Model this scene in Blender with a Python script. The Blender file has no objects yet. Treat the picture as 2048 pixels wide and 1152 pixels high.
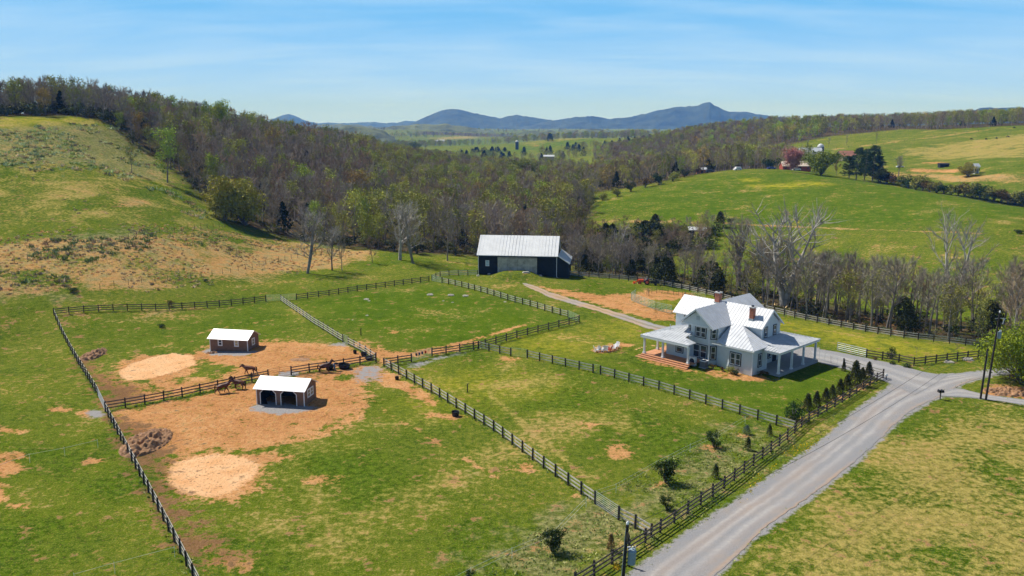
import bpy, math, random
import numpy as np
from mathutils import Vector
R = math.radians
random.seed(7); RNG = np.random.default_rng(11)
S = bpy.context.scene; COL = S.collection

# ------------------------------------------------------------------ camera, sky, sun, exposure
CAM_H = 36.0; FPX = 1657.0; PITCH = math.atan(326 / FPX)
cam = bpy.data.cameras.new('camera'); cam.sensor_width = 36; cam.lens = FPX / 2048 * 36
cam.clip_start = 0.5; cam.clip_end = 60000
camo = bpy.data.objects.new('camera', cam); COL.objects.link(camo)
camo.location = (0, 0, CAM_H); camo.rotation_euler = (math.pi / 2 - PITCH, 0, 0); S.camera = camo
SUN_EL = R(50); SX, SY = -0.80, 0.60
sun = bpy.data.lights.new('sun', 'SUN'); sun.energy = 5.0; sun.angle = R(0.53); sun.color = (1.0, 0.95, 0.87)
suno = bpy.data.objects.new('sun', sun); COL.objects.link(suno)
to_sun = Vector((SX * math.cos(SUN_EL), SY * math.cos(SUN_EL), math.sin(SUN_EL)))
suno.rotation_euler = to_sun.to_track_quat('Z', 'Y').to_euler(); suno.location = (-60, 60, 150)
W = bpy.data.worlds.new('World'); S.world = W; W.use_nodes = True
wt = W.node_tree; wt.nodes.clear()
def wn(t): return wt.nodes.new(t)
sky = wn('ShaderNodeTexSky'); sky.sky_type = 'NISHITA'; sky.sun_disc = False
sky.sun_elevation = SUN_EL; sky.sun_rotation = math.atan2(SX, SY)
sky.altitude = 200; sky.air_density = 1.0; sky.dust_density = 0.6; sky.ozone_density = 2.2
tc = wn('ShaderNodeTexCoord'); sep = wn('ShaderNodeSeparateXYZ'); wt.links.new(tc.outputs['Generated'], sep.inputs[0])
# thin high cloud: noise over the sky projected on a flat layer overhead
zc = wn('ShaderNodeMath'); zc.operation = 'ADD'; zc.inputs[1].default_value = 0.16; wt.links.new(sep.outputs['Z'], zc.inputs[0])
dx = wn('ShaderNodeMath'); dx.operation = 'DIVIDE'; wt.links.new(sep.outputs['X'], dx.inputs[0]); wt.links.new(zc.outputs[0], dx.inputs[1])
dy = wn('ShaderNodeMath'); dy.operation = 'DIVIDE'; wt.links.new(sep.outputs['Y'], dy.inputs[0]); wt.links.new(zc.outputs[0], dy.inputs[1])
cmb = wn('ShaderNodeCombineXYZ'); wt.links.new(dx.outputs[0], cmb.inputs[0]); wt.links.new(dy.outputs[0], cmb.inputs[1])
mp = wn('ShaderNodeMapping'); mp.inputs['Scale'].default_value = (0.5, 1.5, 1); mp.inputs['Rotation'].default_value = (0, 0, R(-12)); wt.links.new(cmb.outputs[0], mp.inputs[0])
cn = wn('ShaderNodeTexNoise'); cn.inputs['Scale'].default_value = 1.9; cn.inputs['Detail'].default_value = 7; cn.inputs['Roughness'].default_value = 0.55; cn.inputs['Distortion'].default_value = 0.35
wt.links.new(mp.outputs[0], cn.inputs['Vector'])
cr = wn('ShaderNodeMapRange'); cr.inputs[1].default_value = 0.40; cr.inputs[2].default_value = 0.72; cr.inputs[3].default_value = 0.05; cr.inputs[4].default_value = 0.48
wt.links.new(cn.outputs['Fac'], cr.inputs[0])
def wmr(x, a, b_, lo, hi):
    n = wn('ShaderNodeMapRange'); n.inputs[1].default_value = a; n.inputs[2].default_value = b_; n.inputs[3].default_value = lo; n.inputs[4].default_value = hi; wt.links.new(x, n.inputs[0]); return n.outputs[0]
def wmix(f, a, c):
    n = wn('ShaderNodeMixRGB'); wt.links.new(f, n.inputs[0]); wt.links.new(a, n.inputs[1]); n.inputs[2].default_value = (*c, 1); return n.outputs[0]
skyc = wmix(wmr(sep.outputs['Z'], .15, .24, .88, 0.), sky.outputs[0], (2.5, 9.2, 18.2))
skyc = wmix(wmr(sep.outputs['Z'], .0, .125, .95, .04), skyc, (9.4, 13.6, 20.5))
fade = wmr(sep.outputs['Z'], .14, .24, 1., .1)
cm_ = wn('ShaderNodeMath'); cm_.operation = 'MULTIPLY'; wt.links.new(cr.outputs[0], cm_.inputs[0]); wt.links.new(fade, cm_.inputs[1])
mixc = wn('ShaderNodeMixRGB'); wt.links.new(cm_.outputs[0], mixc.inputs[0]); wt.links.new(skyc, mixc.inputs[1]); mixc.inputs[2].default_value = (10.4, 14.2, 18.4, 1)
bg = wn('ShaderNodeBackground'); bg.inputs['Strength'].default_value = 0.05; wt.links.new(mixc.outputs[0], bg.inputs[0])
wo = wn('ShaderNodeOutputWorld'); wt.links.new(bg.outputs[0], wo.inputs[0])
S.view_settings.view_transform = 'Standard'; S.view_settings.look = 'None'
S.view_settings.exposure = 0.24; S.view_settings.gamma = 1.0
S.cycles.max_bounces = 5; S.cycles.diffuse_bounces = 2; S.cycles.volume_bounces = 0; S.cycles.transparent_max_bounces = 4

# ------------------------------------------------------------------ tagging helpers
def tag(o, label=None, cat=None, group=None, kind=None):
    if label: o['label'] = label
    if cat: o['category'] = cat
    if group: o['group'] = group
    if kind: o['kind'] = kind
    return o
def thing(name, loc, label, cat, group=None, rz=0):
    o = bpy.data.objects.new(name, None); COL.objects.link(o)
    o.location = loc; o.rotation_euler = (0, 0, rz); o.empty_display_size = 0.3
    return tag(o, label, cat, group)
def copy_tree(o, parent=None):
    c = o.copy(); COL.objects.link(c)
    if parent: c.parent = parent
    for ch in [k for k in COL.objects if k.parent == o]:
        copy_tree(ch, c)
    return c

# ------------------------------------------------------------------ materials
MATS = {}
def mat(name, col, rough=0.8, var=0.2, scale=2.0, bump=0.0, bscale=None, metal=0.0, col2=None, wave=None, coords='Object', spec=0.3, rnd=0.0, detail=4):
    if name in MATS: return MATS[name]
    m = bpy.data.materials.new(name); MATS[name] = m; m.use_nodes = True
    t = m.node_tree; b = t.nodes['Principled BSDF']; L = t.links.new
    b.inputs['Roughness'].default_value = rough; b.inputs['Metallic'].default_value = metal
    b.inputs['Specular IOR Level'].default_value = spec
    c = t.nodes.new('ShaderNodeTexCoord'); co = t.nodes.new('ShaderNodeNewGeometry').outputs['Position'] if coords == 'World' else c.outputs[coords]
    n = t.nodes.new('ShaderNodeTexNoise'); n.inputs['Scale'].default_value = scale; n.inputs['Detail'].default_value = detail; n.inputs['Roughness'].default_value = 0.65
    L(co, n.inputs['Vector'])
    mx = t.nodes.new('ShaderNodeMixRGB'); mr = t.nodes.new('ShaderNodeMapRange'); mr.inputs[1].default_value = 0.3; mr.inputs[2].default_value = 0.7
    L(n.outputs['Fac'], mr.inputs[0]); L(mr.outputs[0], mx.inputs[0])
    a = tuple(x * (1 - var) for x in col); bb = col2 if col2 else tuple(min(1, x * (1 + var)) for x in col)
    mx.inputs[1].default_value = (*a, 1); mx.inputs[2].default_value = (*bb, 1)
    out = mx.outputs[0]
    if rnd > 0:
        oi = t.nodes.new('ShaderNodeObjectInfo'); hs = t.nodes.new('ShaderNodeHueSaturation')
        r1 = t.nodes.new('ShaderNodeMapRange'); r1.inputs[3].default_value = 1 - rnd; r1.inputs[4].default_value = 1 + rnd
        r2 = t.nodes.new('ShaderNodeMapRange'); r2.inputs[3].default_value = 0.5 - rnd * 0.06; r2.inputs[4].default_value = 0.5 + rnd * 0.06
        L(oi.outputs['Random'], r1.inputs[0]); L(oi.outputs['Random'], r2.inputs[0])
        L(r1.outputs[0], hs.inputs['Value']); L(r2.outputs[0], hs.inputs['Hue']); L(out, hs.inputs['Color']); out = hs.outputs[0]
    L(out, b.inputs['Base Color'])
    h = None
    if wave:
        axis, sc, dist, prof = wave
        w = t.nodes.new('ShaderNodeTexWave'); w.bands_direction = axis; w.wave_profile = prof; w.inputs['Scale'].default_value = sc
        L(co, w.inputs['Vector']); bp = t.nodes.new('ShaderNodeBump'); bp.inputs['Distance'].default_value = dist; bp.inputs['Strength'].default_value = 0.9
        L(w.outputs['Fac'], bp.inputs['Height']); L(bp.outputs[0], b.inputs['Normal']); h = bp
    if bump:
        n2 = t.nodes.new('ShaderNodeTexNoise'); n2.inputs['Scale'].default_value = bscale or scale * 4; n2.inputs['Detail'].default_value = 5
        L(co, n2.inputs['Vector']); bp = t.nodes.new('ShaderNodeBump'); bp.inputs['Distance'].default_value = bump; bp.inputs['Strength'].default_value = 0.8
        L(n2.outputs['Fac'], bp.inputs['Height'])
        if h: L(h.outputs[0], bp.inputs['Normal'])
        L(bp.outputs[0], b.inputs['Normal'])
    return m
def attr_mat(name, rough=0.85, transl=0.0):
    m = bpy.data.materials.new(name); MATS[name] = m; m.use_nodes = True
    t = m.node_tree; b = t.nodes['Principled BSDF']; a = t.nodes.new('ShaderNodeAttribute'); a.attribute_name = 'tint'
    t.links.new(a.outputs['Color'], b.inputs['Base Color']); b.inputs['Roughness'].default_value = rough; b.inputs['Specular IOR Level'].default_value = 0.15
    return m

# ------------------------------------------------------------------ mesh builder
def rot2(x, y, a): c, s = math.cos(a), math.sin(a); return x * c - y * s, x * s + y * c
class MB:
    def __init__(s): s.v = []; s.f = []
    def poly(s, pts):
        n = len(s.v); s.v += [tuple(p) for p in pts]; s.f.append(tuple(range(n, n + len(pts)))); return s
    def box(s, c, d, rz=0, tp=1.0):
        n = len(s.v)
        for sz in (-1, 1):
            k = 1 if sz < 0 else tp
            for sx, sy in ((-1, -1), (1, -1), (1, 1), (-1, 1)):
                x, y = rot2(sx * d[0] / 2 * k, sy * d[1] / 2 * k, rz); s.v.append((c[0] + x, c[1] + y, c[2] + sz * d[2] / 2))
        s.f += [tuple(n + i for i in q) for q in ((0, 3, 2, 1), (4, 5, 6, 7), (0, 1, 5, 4), (1, 2, 6, 5), (2, 3, 7, 6), (3, 0, 4, 7))]; return s
    def bbox(s, x0, x1, y0, y1, z0, z1): return s.box(((x0 + x1) / 2, (y0 + y1) / 2, (z0 + z1) / 2), (x1 - x0, y1 - y0, z1 - z0))
    def beam(s, a, b, w, h):
        a = Vector(a); b = Vector(b); d = (b - a).normalized()
        up = Vector((0, 0, 1)) if abs(d.z) < 0.95 else Vector((1, 0, 0))
        sd = d.cross(up).normalized(); u = sd.cross(d).normalized(); n = len(s.v)
        for p in (a, b):
            for i, j in ((-1, -1), (1, -1), (1, 1), (-1, 1)): s.v.append(tuple(p + sd * (i * w / 2) + u * (j * h / 2)))
        s.f += [tuple(n + i for i in q) for q in ((0, 3, 2, 1), (4, 5, 6, 7), (0, 1, 5, 4), (1, 2, 6, 5), (2, 3, 7, 6), (3, 0, 4, 7))]; return s
    def tube(s, pts, rad, n=8, cap=True):
        pts = [Vector(p) for p in pts]; rad = rad if isinstance(rad, (list, tuple)) else [rad] * len(pts); base = len(s.v)
        for i, p in enumerate(pts):
            d = (pts[min(i + 1, len(pts) - 1)] - pts[max(i - 1, 0)]).normalized()
            up = Vector((0, 0, 1)) if abs(d.z) < 0.9 else Vector((1, 0, 0))
            a = d.cross(up).normalized(); b = a.cross(d).normalized()
            for k in range(n):
                t = 2 * math.pi * k / n; s.v.append(tuple(p + (a * math.cos(t) + b * math.sin(t)) * rad[i]))
        for i in range(len(pts) - 1):
            for k in range(n):
                q = base + i * n; s.f.append((q + k, q + (k + 1) % n, q + n + (k + 1) % n, q + n + k))
        if cap:
            s.f.append(tuple(base + k for k in range(n))[::-1]); s.f.append(tuple(base + (len(pts) - 1) * n + k for k in range(n)))
        return s
    def lathe(s, c, prof, n=16):
        return s.tube_z(c, prof, n)
    def tube_z(s, c, prof, n=16):
        base = len(s.v)
        for r, z in prof:
            for k in range(n):
                t = 2 * math.pi * k / n; s.v.append((c[0] + r * math.cos(t), c[1] + r * math.sin(t), c[2] + z))
        for i in range(len(prof) - 1):
            for k in range(n):
                q = base + i * n; s.f.append((q + k, q + (k + 1) % n, q + n + (k + 1) % n, q + n + k))
        s.f.append(tuple(base + k for k in range(n))[::-1]); s.f.append(tuple(base + (len(prof) - 1) * n + k for k in range(n)))
        return s
    def slab(s, pts, th):
        """flat polygon with its thickness hanging below"""
        n = len(s.v); k = len(pts)
        s.v += [tuple(p) for p in pts] + [(p[0], p[1], p[2] - th) for p in pts]
        s.f.append(tuple(range(n, n + k))); s.f.append(tuple(range(n + k, n + 2 * k))[::-1])
        for i in range(k): j = (i + 1) % k; s.f.append((n + i, n + k + i, n + k + j, n + j))
        return s
    def prism(s, pts, z0, z1):
        n = len(s.v); k = len(pts)
        s.v += [(p[0], p[1], z1) for p in pts] + [(p[0], p[1], z0) for p in pts]
        s.f.append(tuple(range(n, n + k))); s.f.append(tuple(range(n + k, n + 2 * k))[::-1])
        for i in range(k): j = (i + 1) % k; s.f.append((n + i, n + k + i, n + k + j, n + j))
        return s
    def build(s, name, m, parent=None, label=None, cat=None, group=None, kind=None, smooth=False, loc=None):
        me = bpy.data.meshes.new(name); me.from_pydata(s.v, [], s.f); me.update()
        if smooth: me.polygons.foreach_set('use_smooth', [True] * len(me.polygons))
        me.materials.append(m)
        o = bpy.data.objects.new(name, me); COL.objects.link(o)
        if parent: o.parent = parent
        if loc: o.location = loc
        return tag(o, label, cat, group, kind)
def tri_mesh(name, V, F, m, cols=None, smooth=False):
    me = bpy.data.meshes.new(name); V = np.asarray(V, np.float32); F = np.asarray(F, np.int32)
    me.vertices.add(len(V)); me.vertices.foreach_set('co', V.ravel())
    k = F.shape[1]; me.loops.add(F.size); me.loops.foreach_set('vertex_index', F.ravel())
    me.polygons.add(len(F)); me.polygons.foreach_set('loop_start', np.arange(0, F.size, k, dtype=np.int32))
    me.polygons.foreach_set('loop_total', np.full(len(F), k, np.int32))
    if smooth: me.polygons.foreach_set('use_smooth', np.ones(len(F), bool))
    me.update(calc_edges=True)
    if cols is not None:
        for an, c in cols.items():
            a = me.color_attributes.new(an, 'FLOAT_COLOR', 'POINT'); a.data.foreach_set('color', np.asarray(c, np.float32).ravel())
    me.materials.append(m); return me

# ------------------------------------------------------------------ terrain: a smooth height field through surveyed points
def ray(u, v):
    a = (u - 1024) / FPX; b = -(v - 576) / FPX
    return np.array([a, math.cos(PITCH) + b * math.sin(PITCH), -math.sin(PITCH) + b * math.cos(PITCH)])
def surv(u, v, D):
    d = ray(u, v); g = math.hypot(d[0], d[1]); return (d[0] / g * D, d[1] / g * D, CAM_H + d[2] / g * D)
def plan(u, D, z=0.0):
    d = ray(u, 300); g = math.hypot(d[0], d[1]); return (d[0] / g * D, d[1] / g * D, z)
CP = []
for D in (12, 40, 65, 90, 115, 135):
    for u in (-2600, -900, 0, 512, 1024, 1536, 2048, 2900, 5000): CP.append(plan(u, D, 0))
CP += [plan(*a) for a in ((0, 160, 0), (300, 160, 0), (600, 165, 0), (1024, 165, 0), (1400, 160, 0), (1300, 180, 0), (1150, 196, 0), (1045, 202, 0.2), (850, 200, 0), (500, 180, 0),
    (-900, 170, 2), (1600, 190, -3), (1400, 222, -3.5), (1900, 170, -2.5), (2300, 160, -2), (1200, 235, -4), (1045, 240, -3), (900, 245, -0.8), (700, 235, 0),
    (1300, 268, -5), (1600, 250, -4.6), (1900, 225, -4.5), (2300, 220, -4), (1100, 300, -5), (900, 300, 0), (1000, 420, -4), (3500, 200, -2), (3500, 500, 5), (-1500, 300, 20), (-1500, 500, 35),
    (1500, 520, 10), (1300, 490, 5), (1800, 490, 3), (2048, 460, -1), (2500, 400, 0), (2500, 600, 15), (2500, 850, 34),
    (1600, 1000, 33), (1850, 1000, 35), (2048, 1000, 38), (1300, 1000, 11), (1450, 1000, 27), (1150, 1000, -9), (1150, 700, -6), (1300, 700, 0),
    (1000, 800, -6), (870, 750, 2), (750, 650, 12), (640, 600, 21), (560, 560, 25), (450, 500, 31), (340, 470, 36), (200, 450, 40), (0, 440, 41), (-500, 440, 44),
    (0, 620, 38), (300, 640, 32), (560, 780, 15), (750, 900, 3), (0, 1200, 15), (500, 1200, -4), (800, 1200, -11), (1000, 1200, -12), (1300, 1300, 10), (1600, 1400, 25), (2048, 1400, 38), (2900, 1400, 38),
    (0, 3000, 20), (2048, 3000, 30), (1500, 3000, 20), (1150, 2300, -20), (1000, 6000, 0), (0, 6000, 0), (2048, 6000, 0), (1000, 13000, 0), (-500, 13000, 0), (2600, 13000, 0), (500, 2300, 0),
    (650, 380, 10), (600, 330, 4), (700, 480, 12), (850, 480, 2.5), (750, 350, 3), (480, 330, 14), (350, 400, 29))]
CP += [surv(*a) for a in ((0, 540, 195), (0, 460, 232), (0, 350, 292), (0, 237, 388), (200, 240, 392), (200, 350, 292), (200, 460, 226), (200, 560, 186), (440, 440, 262), (300, 330, 335), (400, 400, 290), (540, 470, 262), (640, 500, 245), (260, 290, 365),
    (1450, 450, 305), (1750, 457, 295), (2048, 466, 280), (1180, 412, 360), (1300, 378, 402), (1500, 341, 455), (1650, 349, 450), (1780, 372, 430), (1900, 392, 405), (2048, 416, 370), (1500, 400, 360), (1800, 420, 330),
    (1700, 330, 600), (1900, 345, 545), (2048, 355, 500), (1900, 300, 680), (2048, 255, 800), (1850, 262, 820), (1600, 290, 800), (1500, 302, 800),
    (1010, 300, 1400), (1130, 276, 1750), (1190, 277, 1750), (1034, 298, 1450), (820, 287, 2500), (1000, 287, 2600), (830, 263, 3600), (950, 272, 3300), (900, 262, 4600), (760, 262, 4300))]
CP = np.array(CP)
def warp(x, y): D = np.hypot(x, y); return np.stack([np.degrees(np.arctan2(x, y)) / 9.0, np.log(np.maximum(D, 5)) * 3.2], -1)
def phi(r2): return 0.5 * r2 * np.log(r2 + 1e-9)
Q = warp(CP[:, 0], CP[:, 1]); nC = len(Q)
Kq = phi(((Q[:, None] - Q[None]) ** 2).sum(-1)) + np.eye(nC) * 0.004
Pm = np.hstack([np.ones((nC, 1)), Q]); A_ = np.block([[Kq, Pm], [Pm.T, np.zeros((3, 3))]])
COEF = np.linalg.solve(A_, np.concatenate([CP[:, 2], np.zeros(3)]))
def vnoise(x, y, s, seed=0):
    x = x / s + seed * 17.3; y = y / s - seed * 9.1; xi = np.floor(x).astype(np.int64); yi = np.floor(y).astype(np.int64); fx = x - xi; fy = y - yi
    fx = fx * fx * (3 - 2 * fx); fy = fy * fy * (3 - 2 * fy)
    def hsh(a, b): n = (a * 374761393 + b * 668265263 + seed * 1442695041) & 0x7fffffff; n = ((n ^ (n >> 13)) * 1274126177) & 0x7fffffff; return ((n ^ (n >> 16)) & 0xffff) / 65535.0
    return (hsh(xi, yi) * (1 - fx) + hsh(xi + 1, yi) * fx) * (1 - fy) + (hsh(xi, yi + 1) * (1 - fx) + hsh(xi + 1, yi + 1) * fx) * fy
BARN = surv(957, 549.5, 198.5)
def raw_h(x, y):
    w = warp(x, y); out = np.empty(len(w))
    for i in range(0, len(w), 20000):
        q = w[i:i + 20000]; K = phi(((q[:, None] - Q[None]) ** 2).sum(-1)); out[i:i + 20000] = K @ COEF[:nC] + COEF[nC] + q @ COEF[nC + 1:]
    D = np.hypot(x, y); k = np.clip((D - 50) / 150, 0, 1)
    out += (vnoise(x, y, 28, 1) - .5) * 0.5 * k + (vnoise(x, y, 9, 2) - .5) * 0.16 * (0.3 + k)
    out += (vnoise(x, y, 240, 3) - .5) * 14 * np.clip((D - 1100) / 1500, 0, 1)
    # grassy ramp up to the barn doors
    bx, by = BARN[0] + 9.0, BARN[1] - 4.2
    out += 1.3 * np.exp(-(((x - bx) / 5.2) ** 4)) * np.exp(-(((y - by) / 4.0) ** 4))
    return out
AZ = np.radians(np.concatenate([np.linspace(-80, -36, 45)[:-1], np.linspace(-36, 36, 560), np.linspace(36, 80, 45)[1:]]))
LD = np.concatenate([np.linspace(math.log(8), math.log(52), 60)[:-1], np.linspace(math.log(52), math.log(1000), 560)[:-1], np.linspace(math.log(1000), math.log(16000), 190)])
AA, LL = np.meshgrid(AZ, LD); DD = np.exp(LL); GX = DD * np.sin(AA); GY = DD * np.cos(AA)
GZ = raw_h(GX.ravel(), GY.ravel()).reshape(GX.shape)
def hgt(x, y):
    x = np.atleast_1d(np.asarray(x, float)); y = np.atleast_1d(np.asarray(y, float))
    a = np.interp(np.arctan2(x, y), AZ, np.arange(len(AZ))); l = np.interp(np.log(np.hypot(x, y)), LD, np.arange(len(LD)))
    i = np.clip(a.astype(int), 0, len(AZ) - 2); j = np.clip(l.astype(int), 0, len(LD) - 2); fa = a - i; fl = l - j
    return (GZ[j, i] * (1 - fa) + GZ[j, i + 1] * fa) * (1 - fl) + (GZ[j + 1, i] * (1 - fa) + GZ[j + 1, i + 1] * fa) * fl
def H1(x, y): return float(hgt(x, y)[0])
TS = np.exp(np.linspace(math.log(30), math.log(9000), 1400))
def G(u, v):
    """where the line of sight through a point of the photograph meets the terrain"""
    d = ray(u, v); P = d[None] * TS[:, None]; z = CAM_H + P[:, 2]; g = hgt(P[:, 0], P[:, 1]); k = np.where(z < g)[0]
    if len(k) == 0: i = len(TS) - 1; t = TS[i]
    else:
        i = max(k[0], 1); a = z[i - 1] - g[i - 1]; b = z[i] - g[i]; t = TS[i - 1] + (TS[i] - TS[i - 1]) * a / (a - b)
    x, y = d[0] * t, d[1] * t; return (x, y, H1(x, y))
def GP(pts): return [G(*p) for p in pts]
def on(x, y, dz=0): return (x, y, H1(x, y) + dz)
def PX(p): return FPX / (p[1] * math.cos(PITCH) - (p[2] - CAM_H) * math.sin(PITCH))     # photo pixels per metre at p

# ------------------------------------------------------------------ ground cover masks (what grows or lies where)
def seg_d(X, Y, poly, closed=True):
    d = np.full(X.shape, 1e9); n = len(poly)
    for i in range(n if closed else n - 1):
        ax, ay = poly[i][:2]; bx, by = poly[(i + 1) % n][:2]; vx, vy = bx - ax, by - ay; L2 = vx * vx + vy * vy + 1e-9
        t = np.clip(((X - ax) * vx + (Y - ay) * vy) / L2, 0, 1); d = np.minimum(d, np.hypot(X - ax - t * vx, Y - ay - t * vy))
    return d
def inside(X, Y, poly):
    c = np.zeros(X.shape, bool); n = len(poly)
    for i in range(n):
        ax, ay = poly[i][:2]; bx, by = poly[(i + 1) % n][:2]
        with np.errstate(divide='ignore', invalid='ignore'):
            c ^= ((ay > Y) != (by > Y)) & (X < (bx - ax) * (Y - ay) / (by - ay + 1e-12) + ax)
    return c
MX, MY = GX.ravel(), GY.ravel(); MD = np.hypot(MX, MY)
MASK = {k: np.zeros(len(MX)) for k in ('dirt', 'mud', 'dry', 'gravel', 'pale', 'yellow', 'lush', 'floor', 'weed', 'straw', 'fence', 'sand')}
def paint(key, poly, soft=1.5, amt=1.0, world=False, sub=False):
    P = poly if world else GP(poly); xs = [p[0] for p in P]; ys = [p[1] for p in P]; m = soft * 2 + 2
    s = np.where((MX > min(xs) - m) & (MX < max(xs) + m) & (MY > min(ys) - m) & (MY < max(ys) + m))[0]
    if len(s) == 0: return
    X, Y = MX[s], MY[s]; d = seg_d(X, Y, P); d = np.where(inside(X, Y, P), -d, d)
    w = np.clip(0.5 - d / (2 * soft), 0, 1) * amt
    MASK[key][s] = np.minimum(MASK[key][s], 1 - w) if sub else np.maximum(MASK[key][s], w)
def ell(u, v, ru, rv, n=20): return [(u + ru * math.cos(2 * math.pi * k / n), v + rv * math.sin(2 * math.pi * k / n)) for k in range(n)]
def streak(key, px, width, soft, amt=1.0, world=False):
    P = px if world else GP(px); xs = [p[0] for p in P]; ys = [p[1] for p in P]; m = width + soft * 2
    s = np.where((MX > min(xs) - m) & (MX < max(xs) + m) & (MY > min(ys) - m) & (MY < max(ys) + m))[0]
    d = seg_d(MX[s], MY[s], P, False) - width; MASK[key][s] = np.maximum(MASK[key][s], np.clip(0.5 - d / (2 * soft), 0, 1) * amt)
# fence lines (used both for the fences and for the unmown strip below them)
FL = {
 'north': [(108, 631), (320, 621), (532, 603)],
 'northeast': [(593, 600), (650, 593), (720, 582), (800, 571), (858, 563)],
 'barnfence': [(864, 561), (880, 554), (905, 551), (955, 551)],
 'hill': [(884, 566), (930, 576), (1000, 596), (1060, 613), (1136, 635)],
 'cross': [(1158, 645), (1080, 664), (1020, 680), (957, 698), (864, 712)],
 'gapfence': [(823, 724), (768, 733)],
 'long': [(768, 733), (869, 789), (984, 860), (1089, 938), (1190, 1008)],
 'longend': [(1237, 1040), (1272, 1058), (1302, 1076)],
 'yard1': [(957, 698), (1021.5, 712)],
 'yard2': [(1054.7, 716), (1120, 731), (1186, 746)],
 'yard3': [(1201, 749), (1328, 783), (1449, 820), (1591, 862)],
 'road': [(1150, 1176), (1297, 1082), (1438, 985), (1574, 880), (1613, 846), (1664, 818), (1725, 780), (1766, 757)],
 'drive': [(1687, 734), (1725, 745), (1766, 756)],
 'field': [(1733, 715), (1797, 725), (1830, 732), (1906, 722), (1976, 715)],
 'back': [(1138, 552), (1192, 556), (1243, 560), (1308, 568), (1368, 580), (1420, 592), (1470, 605), (1530, 622), (1606, 640), (1697, 658), (1823, 679), (1936, 692), (1996, 700)],
 'leftfar': [(108, 631), (150, 716), (196, 792)],
 'leftnear': [(211, 824), (270, 935), (330, 1048), (400, 1185)],
 'midwest': [(211, 822), (309, 805), (411, 784), (537, 757)],
 'mideast': [(583, 750), (665, 738), (752, 724)],
 'diag1': [(752, 722), (729, 706), (697, 689)],
 'diag2': [(686, 684), (628, 648), (562, 602)],
}
FW = {k: GP(v) for k, v in FL.items()}
D_ = lambda *a, **k: paint('dirt', *a, **k)
# bare trodden earth in the paddocks
D_([(345, 728), (411, 693), (455, 690), (517, 682), (602, 682), (664, 690), (706, 690), (752, 716), (690, 735), (583, 752), (500, 762), (440, 752), (480, 733), (400, 722), (380, 738)], 2.0)
D_([(196, 790), (150, 718), (172, 716), (205, 745), (250, 765), (330, 760), (400, 755), (500, 745), (540, 750), (411, 784), (309, 804), (214, 820)], 2.5, .8)
D_([(214, 824), (309, 806), (411, 786), (540, 758), (583, 751), (665, 740), (754, 727), (768, 736), (800, 752), (868, 795), (870, 806), (790, 775), (735, 765), (735, 800), (715, 828), (672, 850), (610, 872), (560, 888), (500, 905), (430, 900), (330, 925), (300, 905), (250, 880)], 2.2)
D_([(775, 742), (860, 793), (872, 800), (868, 812), (820, 790), (770, 768), (750, 760)], 1.0)
D_([(260, 880), (330, 905), (345, 960), (370, 1020), (440, 1080), (500, 1130), (410, 1160), (345, 1090), (300, 1000)], 2.5, .66)
paint('dirt', ell(690, 755, 18, 5), 1.0, 1, sub=True); paint('dirt', ell(430, 736, 44, 6), 1.2, .9, sub=True); paint('dirt', ell(345, 912, 14, 4), .7, sub=True)
streak('dirt', [(725, 805), (705, 835), (650, 865), (600, 880)], 1.0, 1.0, .8)
D_([(700, 690), (716, 682), (775, 700), (830, 702), (880, 694), (960, 682), (900, 704), (830, 714), (770, 728), (752, 718)], 1.8, .9)
streak('dirt', [(880, 695), (960, 675), (1000, 664), (1050, 650)], .5, .5, .95); streak('dirt', [(1062, 644), (1082, 640)], .4, .5, .8)
D_([(1075, 573), (1120, 578), (1200, 590), (1262, 588), (1290, 580), (1340, 582), (1400, 590), (1352, 600), (1290, 600), (1300, 615), (1352, 622), (1350, 642), (1300, 640), (1240, 622), (1180, 604), (1120, 590)], 1.6, .9)
D_([(1700, 838), (1724, 812), (1752, 792), (1782, 774), (1790, 772), (1764, 795), (1730, 820), (1708, 845)], .7)
D_([(1500, 1010), (1590, 985), (1530, 1030)], .4, .3)
for e in ((0, 930, 42, 26), (30, 912, 26, 8), (185, 828, 30, 9), (40, 1012, 28, 6), (10, 862, 40, 6), (190, 923, 18, 4), (0, 985, 18, 20), (120, 820, 30, 4)): D_(ell(*e), .8, .85)
for e in ((1020, 719, 22, 5), (865, 830, 25, 6), (1050, 935, 22, 10), (1240, 905, 40, 16), (1160, 990, 14, 4), (905, 832, 30, 6), (790, 665, 12, 4), (1165, 850, 40, 5), (640, 960, 50, 10), (1085, 1108, 14, 8), (1318, 966, 17, 6), (1425, 893, 17, 5), (1482, 868, 8, 4), (1585, 838, 14, 5), (1255, 600, 40, 6), (1328, 700, 10, 3)): D_(ell(*e), .9, .75 if e[2] < 30 else .55)
D_([(1400, 746), (1440, 755), (1500, 762), (1540, 758), (1530, 752), (1500, 748), (1420, 738)], .6, .8)
streak('dirt', [(1600, 842), (1640, 822), (1700, 788), (1745, 762)], .5, .7, .6)
D_([(1965, 775), (2010, 770), (2060, 775), (2060, 800), (2000, 795), (1970, 788)], .8, .9); paint('mud', [(1990, 777), (2040, 777), (2060, 795), (2000, 792)], .8)
D_([(1180, 703), (1195, 692), (1240, 686), (1268, 688), (1250, 697), (1210, 706), (1195, 708)], .7, .9); streak('sand', [(1268, 700), (1292, 692), (1320, 690)], .25, .2, .8)
D_([(1268, 717), (1285, 725), (1368, 743), (1395, 748), (1395, 742), (1370, 736), (1280, 712)], .4, .65)
paint('sand', [(336, 945), (350, 925), (400, 912), (440, 908), (490, 914), (515, 930), (508, 952), (480, 975), (440, 993), (405, 997), (365, 985), (340, 970)], 1.3); paint('sand', [(235, 745), (262, 728), (300, 715), (345, 706), (385, 712), (392, 728), (350, 744), (290, 760), (250, 760)], .9)
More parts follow.
